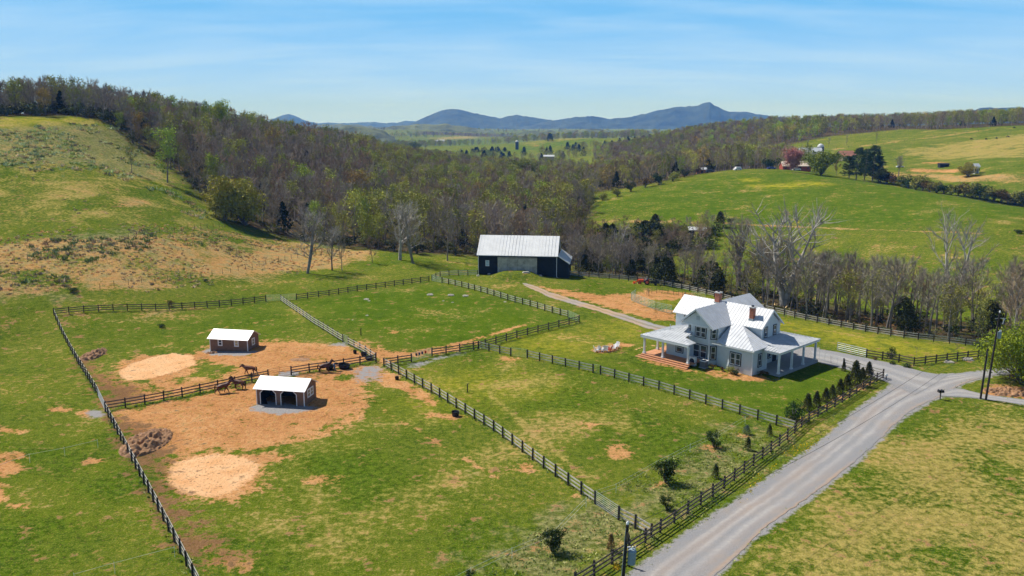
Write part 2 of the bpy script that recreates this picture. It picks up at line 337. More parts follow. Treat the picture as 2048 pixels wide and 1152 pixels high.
D_(ell(427, 952, 99, 50), 1.8); D_([(335, 918), (480, 905), (560, 905), (590, 915), (520, 935), (420, 925)], 1.2, .8); D_(ell(310, 737, 80, 26), 1.8)
paint('mud', [(212, 828), (262, 845), (330, 872), (335, 905), (318, 930), (325, 970), (352, 1010), (395, 1060), (420, 1110), (395, 1140), (330, 1030), (270, 925)], 3.0, .98)
streak('dirt', [(700, 760), (780, 830), (900, 900), (1000, 960)], .3, .5, .5); streak('dirt', [(330, 690), (420, 660), (540, 640), (600, 625)], .3, .5, .45); streak('dry', [(1020, 720), (980, 790), (1060, 860), (1180, 960)], .5, .8, .7); paint('mud', [(150, 720), (175, 722), (215, 765), (280, 775), (285, 800), (214, 820), (185, 765)], 2.5, .9); paint('mud', [(345, 1000), (420, 1040), (470, 1110), (420, 1150), (370, 1090)], 3, .7); paint('mud', [(400, 770), (480, 752), (620, 740), (700, 742), (620, 762), (560, 772)], 1.5, .35)
for e in ((570, 745, 30, 5), (185, 710, 22, 14), (288, 885, 34, 28), (610, 718, 22, 5), (660, 745, 30, 4)): paint('mud', ell(*e), 1.0, .6)
# grey stone pads
for P in ([(500, 812), (530, 802), (620, 812), (640, 812), (628, 820), (560, 830), (505, 822)], [(405, 703), (420, 695), (500, 703), (520, 702), (490, 712), (425, 710)], ell(680, 689, 28, 5), ell(190, 828, 18, 9), [(700, 742), (745, 726), (772, 736), (770, 760), (730, 768), (700, 755)], [(800, 735), (830, 724), (868, 714), (930, 703), (945, 704), (880, 722), (830, 736)], [(560, 745), (600, 742), (590, 752), (545, 757)]):
    paint('gravel', P, .8 if P[0][0] < 600 else 1.3, .95 if P[0][0] < 600 else .62)
# dry grass and old straw
paint('dry', [(1430, 1160), (1560, 1060), (1700, 940), (1830, 840), (1960, 815), (2300, 850), (2300, 1300), (1430, 1300)], 6, .62)
for e in ((1990, 1080, 120, 60), (1800, 1060, 90, 35), (1760, 880, 60, 20), (1960, 930, 80, 22), (1700, 980, 60, 22), (1900, 1000, 70, 20), (1620, 1110, 60, 20), (2000, 860, 60, 12)): paint('dry', ell(*e), 5, .85)
for e in ((1040, 760, 130, 30), (1200, 850, 150, 30), (640, 920, 120, 30), (760, 980, 200, 50), (1000, 900, 90, 40), (600, 1080, 160, 50), (860, 850, 80, 20)): paint('dry', ell(*e), 6, .42)
paint('yellow', [(1480, 625), (1640, 650), (1820, 685), (1950, 700), (1960, 712), (1830, 712), (1700, 695), (1600, 665), (1500, 650)], 4, .62)
for e in ((960, 770, 130, 25), (880, 812, 60, 14), (1110, 690, 90, 22), (1250, 660, 60, 16), (1380, 600, 60, 10)): paint('yellow', ell(*e), 6, .45)
paint('weed', [(1440, 850), (1590, 870), (1500, 960), (1330, 1060), (1180, 1150), (900, 1180), (980, 1080), (1240, 1000)], 5, .7); paint('weed', [(1200, 990), (1330, 1030), (1300, 1080), (1100, 1160), (950, 1150), (1080, 1030)], 3, .9)
paint('lush', [(610, 606), (860, 568), (900, 575), (1130, 640), (960, 690), (800, 690), (700, 650)], 4, .9); paint('lush', [(1180, 412), (1500, 344), (1650, 350), (1900, 393), (2300, 430), (2300, 470), (1750, 455), (1450, 445), (1300, 440)], 8, .8)
paint('lush', [(1240, 740), (1400, 765), (1560, 770), (1640, 730), (1700, 740), (1600, 835), (1450, 800), (1300, 760), (1130, 715)], 3, .8); paint('lush', [(150, 645), (540, 610), (640, 670), (420, 690), (250, 720)], 5, .4)
# left hill: straw belt at its foot, rough patches higher up
for P, a in (([(-40, 486), (150, 478), (320, 470), (410, 455), (520, 475), (600, 484), (740, 500), (735, 520), (640, 530), (560, 560), (450, 566), (380, 560), (330, 572), (200, 580), (60, 592), (-40, 590)], .60), ([(590, 520), (740, 500), (690, 530), (610, 542)], 1.0), ([(-40, 490), (60, 480), (180, 478), (90, 500), (-40, 515)], 1.1), ([(360, 540), (500, 500), (640, 495), (600, 540), (450, 555)], .95), ([(220, 405), (290, 402), (280, 415), (230, 415)], .8), ([(40, 512), (140, 510), (180, 522), (60, 530)], .9)): paint('straw', P, 3, a)
for P, a in (([(-40, 260), (250, 262), (330, 330), (340, 372), (200, 335), (-40, 330)], .8), ([(90, 478), (300, 458), (310, 490), (200, 520), (110, 508)], .8), ([(-40, 560), (140, 575), (150, 600), (-40, 600)], .7), ([(400, 480), (560, 490), (540, 505), (420, 500)], .5)): paint('weed', P, 5, a)
paint('dry', [(-300, 240), (240, 245), (440, 440), (380, 460), (-300, 480)], 12, .40); paint('yellow', [(-300, 236), (200, 240), (230, 250), (-40, 258)], 6, .6)
streak('straw', [(1450, 446), (1640, 455), (1800, 461), (1960, 467)], .9, .6, .9); streak('straw', [(1180, 404), (1230, 397)], .8, .6, .6); streak('straw', [(1230, 443), (1380, 445)], 3, 2, .5)
streak('straw', [(400, 563), (480, 553), (560, 545)], 1.0, 1.0, .6)
for e in ((1555, 372, 55, 4), (1620, 368, 40, 4), (1500, 360, 20, 3)): paint('yellow', ell(*e), 4, 1.0)
# far fields
paint('dry', [(1800, 300), (2100, 262), (2300, 262), (2300, 330), (2000, 315), (1850, 318)], 12, .75); paint('dirt', [(1815, 336), (1925, 338), (1925, 345), (1820, 343)], 3, .8); paint('dirt', ell(1870, 326, 28, 2), 2, .7); streak('straw', [(1660, 300), (1760, 288), (1900, 270), (1990, 258)], 2.5, 3, .6)
paint('straw', [(1700, 352), (1830, 352), (1930, 366), (2100, 372), (2100, 360), (1930, 350), (1800, 344)], 5, .7); paint('dirt', [(1060, 291), (1080, 289), (1075, 294)], 5, .5)
# woodland floor, laid out on the plan
WOODS = {
 'ridge': [plan(*a) for a in ((-700, 395), (0, 398), (205, 394), (255, 374), (330, 338), (440, 270), (540, 264), (600, 262), (700, 250), (830, 236), (950, 236), (1150, 233), (1180, 300), (1190, 360), (1190, 430), (1240, 470), (1150, 620), (1180, 800), (1120, 860), (960, 880), (760, 760), (560, 640), (340, 540), (0, 500), (-700, 500))],
 'hilltop': [plan(*a) for a in ((1190, 430), (1290, 425), (1360, 450), (1430, 475), (1560, 492), (1640, 480), (1660, 495), (1560, 540), (1570, 640), (1500, 720), (1560, 800), (1650, 850), (1800, 870), (1850, 830), (2048, 830), (2600, 850), (2600, 1100), (1190, 1100))],
 'creek': [plan(*a) for a in ((1130, 205), (1200, 203), (1300, 192), (1400, 180), (1500, 168), (1600, 160), (1700, 151), (1850, 142), (1960, 137), (2300, 128), (2700, 130), (2700, 185), (2048, 192), (1800, 196), (1600, 205), (1400, 225), (1250, 240), (1150, 240))],
 'brake': [plan(*a) for a in ((1150, 236), (1200, 238), (1300, 255), (1390, 262), (1440, 275), (1430, 292), (1350, 300), (1230, 300), (1160, 300))],
}
paint('floor', WOODS['ridge'], 6, .9, world=True); paint('floor', WOODS['hilltop'], 8, .9, world=True); paint('floor', WOODS['creek'], 4, .75, world=True); paint('dirt', [(1690, 640), (1760, 630), (1840, 655), (1800, 668), (1720, 655)], 4, .42); paint('floor', WOODS['brake'], 4, .6, world=True)
paint('floor', [(1136, 548), (1192, 552), (1308, 564), (1420, 588), (1530, 618), (1697, 654), (1823, 675), (2010, 697), (2010, 800), (1136, 800)], 1.5, 1, sub=True)
paint('lush', [(800, 285), (870, 272), (1000, 280), (1000, 292), (850, 292)], 60, .6); paint('dry', [(860, 276), (940, 272), (960, 276), (880, 281)], 50, .8); paint('floor', [(830, 262), (1040, 268), (1040, 276), (900, 270), (820, 270)], 60, .8); paint('lush', [(1000, 300), (1190, 276), (1190, 284), (1010, 306)], 20, .8); paint('dry', [(1050, 292), (1190, 277), (1150, 276), (1040, 288)], 20, .5)
for k, P in FW.items(): streak('fence', P, .35, .35, 1.0, world=True)

# ------------------------------------------------------------------ ground material
def ground_material():
    m = bpy.data.materials.new('ground'); m.use_nodes = True; t = m.node_tree; L = t.links.new; b = t.nodes['Principled BSDF']
    b.inputs['Roughness'].default_value = 0.95; b.inputs['Specular IOR Level'].default_value = 0.0
    pos = t.nodes.new('ShaderNodeNewGeometry').outputs['Position']
    def noise(sc, det=3, ro=.6, vec=pos, dist=0):
        n = t.nodes.new('ShaderNodeTexNoise'); n.inputs['Scale'].default_value = sc; n.inputs['Detail'].default_value = det; n.inputs['Roughness'].default_value = ro; n.inputs['Distortion'].default_value = dist; L(vec, n.inputs['Vector']); return n.outputs['Fac']
    def rng(x, a, b_, lo=0., hi=1.):
        n = t.nodes.new('ShaderNodeMapRange'); n.inputs[1].default_value = a; n.inputs[2].default_value = b_; n.inputs[3].default_value = lo; n.inputs[4].default_value = hi; L(x, n.inputs[0]); return n.outputs[0]
    def M(op, a, b_):
        n = t.nodes.new('ShaderNodeMath'); n.operation = op
        for i, x in enumerate((a, b_)):
            if isinstance(x, (int, float)): n.inputs[i].default_value = x
            else: L(x, n.inputs[i])
        return n.outputs[0]
    def mix(f, a, b_):
        n = t.nodes.new('ShaderNodeMixRGB')
        if isinstance(f, (int, float)): n.inputs[0].default_value = f
        else: L(f, n.inputs[0])
        for i, x in ((1, a), (2, b_)):
            if isinstance(x, tuple): n.inputs[i].default_value = (*x, 1)
            else: L(x, n.inputs[i])
        return n.outputs[0]
    attrs = {}
    for an, keys in (('ma', ('dirt', 'mud', 'dry')), ('mb', ('gravel', 'yellow', 'lush')), ('mc', ('floor', 'weed', 'straw')), ('md', ('fence', 'sand', 'pale'))):
        a = t.nodes.new('ShaderNodeAttribute'); a.attribute_name = an; s = t.nodes.new('ShaderNodeSeparateColor'); L(a.outputs['Color'], s.inputs[0])
        for k, o in zip(keys, s.outputs): attrs[k] = o
    n50 = noise(.02, 3); n12 = noise(.085, 4, .6, dist=.5); n3 = noise(.38, 5, .62); n1 = noise(1.3, 5, .7); nf = noise(5.5, 3, .7); nff = noise(17, 2, .7)
    def thr(att, nz, k, s, nz2=None, k2=0.):
        x = M('ADD', att, M('MULTIPLY', M('SUBTRACT', nz, .5), k))
        if nz2 is not None: x = M('ADD', x, M('MULTIPLY', M('SUBTRACT', nz2, .5), k2))
        return rng(x, .5 - s, .5 + s)
    g = mix(rng(n1, .40, .60), (.044, .092, .004), (.130, .208, .012))
    g = mix(rng(n12, .42, .60, 0, .85), g, mix(rng(nf, .4, .6), (.118, .175, .010), (.24, .25, .03)))
    g = mix(rng(n50, .45, .62, 0, .6), g, mix(rng(n1, .42, .6), (.10, .165, .014), (.28, .255, .045)))
    g_l = g
    g = mix(M('MULTIPLY', attrs['lush'], .6), g, mix(rng(M('ADD', M('MULTIPLY', n3, .5), M('MULTIPLY', nf, .5)), .42, .58), (.052, .112, .007), (.140, .225, .018)))
    g = mix(M('MULTIPLY', attrs['yellow'], rng(n3, .25, .6)), g, mix(rng(n1, .3, .7), (.22, .25, .02), (.42, .38, .05)))
    g = mix(M('MULTIPLY', rng(nf, .54, .64), .62), g, (.34, .30, .07))
    g = mix(M('MULTIPLY', rng(nff, .51, .61), .78), g, (.030, .052, .006))
    g = mix(M('MULTIPLY', attrs['lush'], .72), g, mix(rng(M('ADD', M('MULTIPLY', n3, .35), M('MULTIPLY', nf, .65)), .40, .60), mix(rng(n12, .4, .6), (.036, .090, .002), (.060, .115, .003)), (.115, .190, .008)))
    g = mix(M('MULTIPLY', attrs['yellow'], rng(n3, .38, .56)), g, mix(rng(n1, .4, .6), (.24, .25, .015), (.48, .42, .03)))
    dryc = mix(rng(n1, .4, .6), (.27, .215, .06), (.50, .385, .12))
    g = mix(M('MULTIPLY', thr(attrs['dry'], n12, 2.2, .2, n1, 1.8), .75), g, dryc)
    weedc = mix(rng(n1, .38, .62), mix(rng(nf, .4, .6), (.055, .075, .016), (.12, .14, .03)), mix(rng(nf, .3, .7), (.28, .27, .10), (.44, .40, .20)))
    g = mix(M('MULTIPLY', thr(attrs['weed'], n3, 2.5, .2), .8), g, weedc)
    strawc = mix(rng(n3, .35, .65), mix(rng(nf, .4, .6), (.20, .19, .07), (.46, .36, .18)), mix(rng(n1, .4, .6), (.46, .23, .08), (.70, .37, .14)))
    g = mix(M('MULTIPLY', thr(attrs['straw'], n12, 2.4, .2, n1, 2.0), .9), g, strawc)
    floorc = mix(rng(n1, .3, .7), (.055, .045, .028), (.12, .095, .055)); floorc = mix(rng(n12, .5, .7, 0, .6), floorc, (.06, .09, .015))
    g = mix(thr(attrs['floor'], n3, 1.5, .25), g, floorc)
    # scattered bare spots and droppings on the grass
    spots = M('MULTIPLY', M('MULTIPLY', rng(n3, .60, .68), rng(n1, .50, .60)), M('SUBTRACT', 1.0, M('MULTIPLY', attrs['lush'], .8))); g = mix(M('MULTIPLY', spots, .7), g, (.52, .30, .13))
    clay = mix(rng(n3, .42, .6), mix(rng(nf, .4, .6), (.42, .195, .075), (.66, .33, .13)), mix(rng(n1, .4, .6), (.56, .27, .10), (.80, .47, .22)))
    clay = mix(rng(n12, .40, .60, .6, 0.), clay, mix(rng(n1, .4, .6), (.36, .155, .058), (.62, .30, .115)))
    clay = mix(M('MULTIPLY', rng(nff, .52, .62), .6), clay, (.31, .135, .055)); clay = mix(rng(n1, .55, .66, 0, .6), clay, (.17, .19, .035))
    dd = M('MULTIPLY', attrs['dirt'], M('SUBTRACT', 1.0, M('MULTIPLY', attrs['fence'], .8)))
    g = mix(thr(dd, n3, 2.5, .16, n1, 2.6), g, clay)
    sandc = mix(rng(n3, .3, .7), (.72, .38, .17), (.88, .56, .31)); sandc = mix(M('MULTIPLY', rng(nf, .58, .68), .6), sandc, (.42, .2, .1))
    g = mix(thr(attrs['sand'], n1, 1.2, .12), g, sandc)
    pits = noise(2.7, 1, .5); g = mix(M('MULTIPLY', rng(pits, .66, .70), .55), g, (.085, .055, .025)); g = mix(M('MULTIPLY', rng(pits, .34, .29), M('MULTIPLY', attrs['dirt'], .6)), g, (.30, .15, .07))
    mudc = mix(rng(nf, .3, .7), (.085, .052, .028), (.26, .15, .075))
    g = mix(M('MULTIPLY', thr(attrs['mud'], n3, 2.4, .2, n1, 2.2), .85), g, mudc)
    grc = mix(rng(nff, .3, .7), (.22, .22, .23), (.44, .42, .41))
    g = mix(thr(attrs['gravel'], n1, 1.5, .15, n3, 1.0), g, grc)
    L(g, b.inputs['Base Color'])
    bm = t.nodes.new('ShaderNodeBump'); bm.inputs['Distance'].default_value = .42; bm.inputs['Strength'].default_value = .85
    L(M('ADD', M('MULTIPLY', n1, .8), M('ADD', M('MULTIPLY', nf, .45), M('MULTIPLY', nff, .15))), bm.inputs['Height']); L(bm.outputs[0], b.inputs['Normal'])
    return m
def gravel_material(name, rut=None):
    m = bpy.data.materials.new(name); m.use_nodes = True; t = m.node_tree; L = t.links.new; b = t.nodes['Principled BSDF']; b.inputs['Roughness'].default_value = .9; b.inputs['Specular IOR Level'].default_value = .15
    pos = t.nodes.new('ShaderNodeNewGeometry').outputs['Position']
    def noise(sc, det=4, ro=.65):
        n = t.nodes.new('ShaderNodeTexNoise'); n.inputs['Scale'].default_value = sc; n.inputs['Detail'].default_value = det; n.inputs['Roughness'].default_value = ro; L(pos, n.inputs['Vector']); return n.outputs['Fac']
    def rng(x, a, b_, lo=0., hi=1.):
        n = t.nodes.new('ShaderNodeMapRange'); n.inputs[1].default_value = a; n.inputs[2].default_value = b_; n.inputs[3].default_value = lo; n.inputs[4].default_value = hi; L(x, n.inputs[0]); return n.outputs[0]
    def mix(f, a, b_):
        n = t.nodes.new('ShaderNodeMixRGB')
        if isinstance(f, (int, float)): n.inputs[0].default_value = f
        else: L(f, n.inputs[0])
        for i, x in ((1, a), (2, b_)):
            if isinstance(x, tuple): n.inputs[i].default_value = (*x, 1)
            else: L(x, n.inputs[i])
        return n.outputs[0]
    a = t.nodes.new('ShaderNodeAttribute'); a.attribute_name = 'track'; s = t.nodes.new('ShaderNodeSeparateColor'); L(a.outputs['Color'], s.inputs[0])
    c = mix(rng(noise(9), .3, .7), (.17, .175, .19), (.30, .30, .31)); c = mix(rng(noise(28, 2), .52, .72, 0, .7), c, (.50, .49, .48)); c = mix(rng(noise(.25), .48, .7, 0, .6), c, (.33, .28, .24))
    c = mix(s.outputs[0], c, mix(rng(noise(2.5), .3, .7), (.33, .325, .33), (.46, .44, .42)))       # packed wheel tracks
    c = mix(s.outputs[1], c, mix(rng(noise(3), .3, .7), (.42, .26, .15), (.48, .34, .23)))            # clay showing through
    c = mix(s.outputs[2], c, mix(rng(noise(4), .3, .7), (.10, .14, .02), (.25, .2, .09)))             # grass crown
    L(c, b.inputs['Base Color']); bm = t.nodes.new('ShaderNodeBump'); bm.inputs['Distance'].default_value = .04; L(noise(22, 3), bm.inputs['Height']); L(bm.outputs[0], b.inputs['Normal']); return m

def resample(P, n):
    P = np.array([p[:2] for p in P]); d = np.r_[0, np.cumsum(np.hypot(*np.diff(P, axis=0).T))]; s = np.linspace(0, d[-1], n)
    return np.stack([np.interp(s, d, P[:, 0]), np.interp(s, d, P[:, 1])], -1), d[-1]
def smooth_line(P, it=2):
    P = [tuple(p[:2]) for p in P]
    for _ in range(it):
        q = [P[0]]
        for a, b in zip(P[:-1], P[1:]): q += [(a[0] * .75 + b[0] * .25, a[1] * .75 + b[1] * .25), (a[0] * .25 + b[0] * .75, a[1] * .25 + b[1] * .75)]
        P = q + [P[-1]]
    return P
def road(name, left, right, m, dz, tracks, rag=.25, seed=0, cross=20, clay=(0, 0), crown=0):
    A, la = resample(smooth_line(left), 2); n = int(la / .35) + 2; A, _ = resample(smooth_line(left), n); B, _ = resample(smooth_line(right), n)
    jl = (vnoise(A[:, 0], A[:, 1], .9, seed) - .5 + (vnoise(A[:, 0], A[:, 1], 4, seed + 5) - .5)) * rag; jr = (vnoise(B[:, 0], B[:, 1], .9, seed + 1) - .5 + (vnoise(B[:, 0], B[:, 1], 4, seed + 6) - .5)) * rag
    d = B - A; w = np.hypot(d[:, 0], d[:, 1])[:, None]; A = A + d / w * jl[:, None]; B = B + d / w * jr[:, None]
    T = np.linspace(0, 1, cross + 1); X = A[:, None, 0] + (B - A)[:, None, 0] * T; Y = A[:, None, 1] + (B - A)[:, None, 1] * T
    Z = hgt(X.ravel(), Y.ravel()).reshape(X.shape) + dz; V = np.stack([X, Y, Z], -1).reshape(-1, 3); k = cross + 1
    i = np.arange(n - 1)[:, None] * k + np.arange(cross); F = np.stack([i, i + 1, i + k + 1, i + k], -1).reshape(-1, 4)
    wob = (vnoise(X, Y, 7, 9) - .5) * .08; tr = np.zeros(X.shape)
    for c, ww in tracks: tr = np.maximum(tr, np.exp(-((T + wob - c) / ww) ** 2))
    tr *= .35 + .65 * vnoise(X, Y, 2.2, 4); cl = np.zeros(X.shape)
    for c, ww, am in (clay if clay != (0, 0) else ()): cl = np.maximum(cl, am * np.exp(-((T + wob - c) / ww) ** 2) * np.clip(vnoise(X, Y, 5, 3) * 1.6 - .2, 0, 1))
    gr = np.exp(-((T + wob - .5) / .12) ** 2) * crown * np.clip(vnoise(X, Y, 3, 8) * 1.5, 0, 1) + np.zeros(X.shape)
    me = tri_mesh(name, V, F[:, ::-1] if np.cross(np.array([*(B[0] - A[0]), 0]), np.array([*(A[1] - A[0]), 0]))[2] < 0 else F, m, {'track': np.stack([tr, cl, gr, np.ones_like(tr)], -1).reshape(-1, 4)}, smooth=True)
    o = bpy.data.objects.new(name, me); COL.objects.link(o); return tag(o, kind='structure')

RL = GP([(1225, 1185), (1262, 1152), (1300, 1121), (1372, 1070), (1448, 1020), (1511, 978), (1597, 918), (1656, 875), (1706, 827), (1745, 799), (1775, 778), (1800, 760), (1850, 750), (1916, 748), (1984, 740), (2100, 725)])
RR = GP([(1395, 1182), (1462, 1120), (1485, 1097), (1541, 1047), (1597, 1010), (1663, 961), (1709, 925), (1762, 874), (1795, 842), (1828, 819), (1854, 804), (1888, 790), (1910, 774), (1935, 763), (1984, 751), (2100, 737)])
SL = GP([(1880, 786), (1905, 776), (1925, 778), (1950, 785), (1984, 792), (2048, 800), (2150, 812)]); SR = GP([(1880, 792), (1897, 794), (1930, 795), (1970, 799), (2010, 804), (2048, 811), (2150, 824)])
DL = GP([(1622, 697), (1668, 703), (1740, 718), (1790, 729), (1830, 740), (1860, 747), (1895, 752)]); DR = GP([(1626, 720), (1660, 731), (1700, 741), (1740, 751), (1770, 762), (1795, 775), (1830, 790)])
TL = GP([(1045, 566), (1068, 572), (1100, 584), (1140, 597), (1209, 617), (1277, 639), (1327, 653), (1375, 658)]); TR = GP([(1050, 572), (1075, 583), (1100, 595), (1140, 607), (1209, 627), (1277, 651), (1327, 666), (1370, 676)])
for P, a in ((RL, 1), (RR, 1)): streak('gravel', P, .5, .5, .8, world=True)
paint('gravel', [p for p in DL] + [p for p in DR][::-1], .6, 1, world=True); paint('gravel', SL + SR[::-1], .5, .9, world=True); paint('gravel', TL + TR[::-1], .5, .6, world=True)
paint('gravel', [(1540, 690), (1640, 695), (1640, 722), (1560, 720)], .5, 1)
ga = GZ.shape; V = np.stack([GX, GY, GZ], -1).reshape(-1, 3); k = ga[1]
ii = np.arange(ga[0] - 1)[:, None] * k + np.arange(k - 1); F = np.stack([ii, ii + k, ii + k + 1, ii + 1], -1).reshape(-1, 4)[:, ::-1]
def pk(a, b, c): return np.stack([MASK[a], MASK[b], MASK[c], np.ones(len(MX))], -1)
gme = tri_mesh('ground', V, F, ground_material(), {'ma': pk('dirt', 'mud', 'dry'), 'mb': pk('gravel', 'yellow', 'lush'), 'mc': pk('floor', 'weed', 'straw'), 'md': pk('fence', 'sand', 'pale')}, smooth=True)
go = bpy.data.objects.new('ground', gme); COL.objects.link(go); tag(go, kind='structure')
GRV = gravel_material('road_gravel')
road('road', RL, RR, GRV, .03, ((.24, .05), (.44, .05), (.68, .07)), seed=1, clay=((.34, .12, .22), (.98, .04, .8), (.8, .1, .15)))
road('side_lane', SL, SR, GRV, .045, ((.3, .1), (.7, .1)), seed=3, cross=8)
road('driveway', DL, DR, GRV, .055, ((.35, .08), (.65, .08)), seed=5, cross=12)
road('farm_track', TL, TR, GRV, .03, ((.25, .1), (.75, .1)), seed=7, cross=12, rag=.9, clay=((.5, .9, 1.0), (0, .2, .8), (1, .2, .8)), crown=.55)

# distant mountains: ridges standing behind the valley
def ridge(name, prof, D, m, seed, depth=900, base=-60):
    """prof: skyline in photograph coordinates; the ridge is a real range D metres away, sloping down both sides"""
    us = np.linspace(prof[0][0], prof[-1][0], 320); vs = np.interp(us, [p[0] for p in prof], [p[1] for p in prof]); rows = 44; Vs = []
    top = np.array([surv(u, v, D) for u, v in zip(us, vs)]); T = np.linspace(-1, 1, rows)
    for tt in T:
        r = top.copy(); f = (1 - abs(tt)) ** 1.15; dirv = r[:, :2] / np.hypot(r[:, 0], r[:, 1])[:, None]
        spur = (vnoise(top[:, 0] + tt * 300, top[:, 1], 420, seed) - .5) + .5 * (vnoise(top[:, 0] + tt * 500, top[:, 1], 150, seed + 1) - .5)
        r[:, :2] += dirv * (tt * depth); r[:, 2] = base + (top[:, 2] - base) * f + spur * 130 * (f * (1 - f)) * 4 * .5 + (vnoise(r[:, 0], r[:, 1], 34, seed + 2) - .5) * 9 * (.3 + (abs(tt) > .02)); Vs.append(r)
    V = np.array(Vs).reshape(-1, 3); k = len(us); i = np.arange(rows - 1)[:, None] * k + np.arange(k - 1); F = np.stack([i, i + 1, i + k + 1, i + k], -1).reshape(-1, 4)
    me = tri_mesh(name, V, F, m, smooth=True); o = bpy.data.objects.new(name, me); COL.objects.link(o); return tag(o, kind='structure')
MT = mat('mountain_forest', (.018, .032, .035), .95, .5, .006, 14, .015, col2=(.06, .085, .06), coords='World')  # forest colour kept low in red so distance haze is partly painted in
ridge('mountain', [(790, 252), (830, 243), (856, 232), (880, 221), (900, 217), (915, 217), (930, 221), (960, 228), (1000, 235), (1018, 231), (1035, 229), (1062, 233), (1100, 239), (1140, 250)], 8200, MT, 1)
ridge('mountain', [(1040, 256), (1080, 246), (1112, 239), (1150, 233), (1185, 231), (1215, 237), (1262, 233), (1300, 223), (1330, 216), (1352, 212), (1395, 210), (1404, 206), (1420, 203), (1430, 209), (1447, 219), (1460, 223), (1490, 223), (1510, 227), (1545, 233), (1640, 240)], 7600, MT, 2)
ridge('mountain', [(520, 250), (548, 236), (566, 229), (578, 227), (592, 232), (612, 241), (640, 247)], 10500, MT, 3)
ridge('mountain', [(600, 252), (650, 245), (700, 246), (745, 244), (765, 246), (795, 245), (813, 241), (835, 242), (870, 250)], 11000, MT, 4)
ridge('mountain', [(1540, 246), (1620, 236), (1680, 229), (1720, 232), (1752, 229), (1800, 238), (1900, 232), (1960, 216), (2010, 214), (2100, 212), (2300, 222)], 5200, MT, 5, 500, 0)
HF = mat('hill_forest', (.05, .065, .02), .95, .4, .012, 10, .03, col2=(.16, .19, .06), coords='World')
ridge('hill', [(660, 262), (690, 251), (720, 249), (745, 253), (770, 262), (790, 275)], 2600, HF, 7, 350, -30)
ridge('hill', [(480, 262), (600, 252), (660, 248), (720, 250), (800, 256), (860, 266)], 5200, HF, 9, 500, -40)
ridge('hill', [(980, 272), (1040, 264), (1100, 262), (1180, 262), (1260, 266), (1330, 262)], 3300, HF, 10, 400, -40)
ridge('hill', [(740, 266), (775, 254), (800, 250), (850, 247), (900, 248), (940, 254), (990, 262), (1040, 272)], 3900, HF, 8, 420, -40)
# ------------------------------------------------------------------ trees
def unit(v): return v / (np.linalg.norm(v) + 1e-9)
class TT:
    """triangle soup of one tree: bark and crown kept apart"""
    def __init__(s, seed): s.r = np.random.default_rng(seed); s.bv = []; s.bf = []; s.nb = 0; s.cv = []; s.cc = []
    def limb(s, P, rad, n=4):
        P = np.array(P); k = len(P); base = s.nb; rings = []
        for i in range(k):
            d = unit(P[min(i + 1, k - 1)] - P[max(i - 1, 0)]); u = np.array([0, 0, 1.]) if abs(d[2]) < .9 else np.array([1., 0, 0]); a = unit(np.cross(d, u)); b = np.cross(a, d)
            t = np.arange(n) * 2 * np.pi / n; rings.append(P[i] + (np.cos(t)[:, None] * a + np.sin(t)[:, None] * b) * rad[i])
        s.bv.append(np.concatenate(rings)); s.nb += n * k
        for i in range(k - 1):
            for j in range(n):
                q = base + i * n + j; r = base + i * n + (j + 1) % n; s.bf += [(q, r, r + n), (q, r + n, q + n)]
    def path(s, p, d, L, k=4, wob=.18, up=.08):
        P = [np.array(p, float)]; d = unit(np.array(d, float)); st = L / (k - 1)
        for i in range(k - 1): d = unit(d + s.r.normal(0, wob, 3) + np.array([0, 0, up])); P.append(P[-1] + d * st)
        return np.array(P)
    def twigs(s, P, n, L, w, spread=.8, up=.35):
        """n long thin slivers springing from the outer part of a branch"""
        k = len(P); t = s.r.uniform(.25, 1.0, n) * (k - 1); i = np.minimum(t.astype(int), k - 2); f = (t - i)[:, None]; o = P[i] * (1 - f) + P[i + 1] * f
        d = P[i + 1] - P[i]; d = d / np.linalg.norm(d, axis=1)[:, None]; d = d + s.r.normal(0, spread, (n, 3)); d[:, 2] += up; d /= np.linalg.norm(d, axis=1)[:, None]
        l = s.r.uniform(.5, 1.1, n)[:, None] * L; q = s.r.normal(0, 1, (n, 3)); q = np.cross(d, q); q /= np.linalg.norm(q, axis=1)[:, None]
        s.cv.append(np.stack([o + q * w / 2, o - q * w / 2, o + d * l], 1).reshape(-1, 3)); return o + d * l
    def leaves(s, C, n, size, spread, flat=1.0):
        """n small leaf-cluster faces round each of the points C"""
        C = np.repeat(C, n, 0); m = len(C); c = C + s.r.normal(0, 1, (m, 3)) * np.array([spread, spread, spread * flat]); sz = s.r.uniform(.6, 1.3, m)[:, None] * size
        a = s.r.normal(0, 1, (m, 3)); a /= np.linalg.norm(a, axis=1)[:, None]; b = np.cross(a, s.r.normal(0, 1, (m, 3))); b /= np.linalg.norm(b, axis=1)[:, None]
        s.cv.append(np.stack([c - a * sz * .5, c + a * sz * .5, c + b * sz * .8], 1).reshape(-1, 3))
    def arrays(s):
        cv = np.concatenate(s.cv); return np.concatenate(s.bv), np.array(s.bf, np.int32), cv, np.arange(len(cv), dtype=np.int32).reshape(-1, 3)
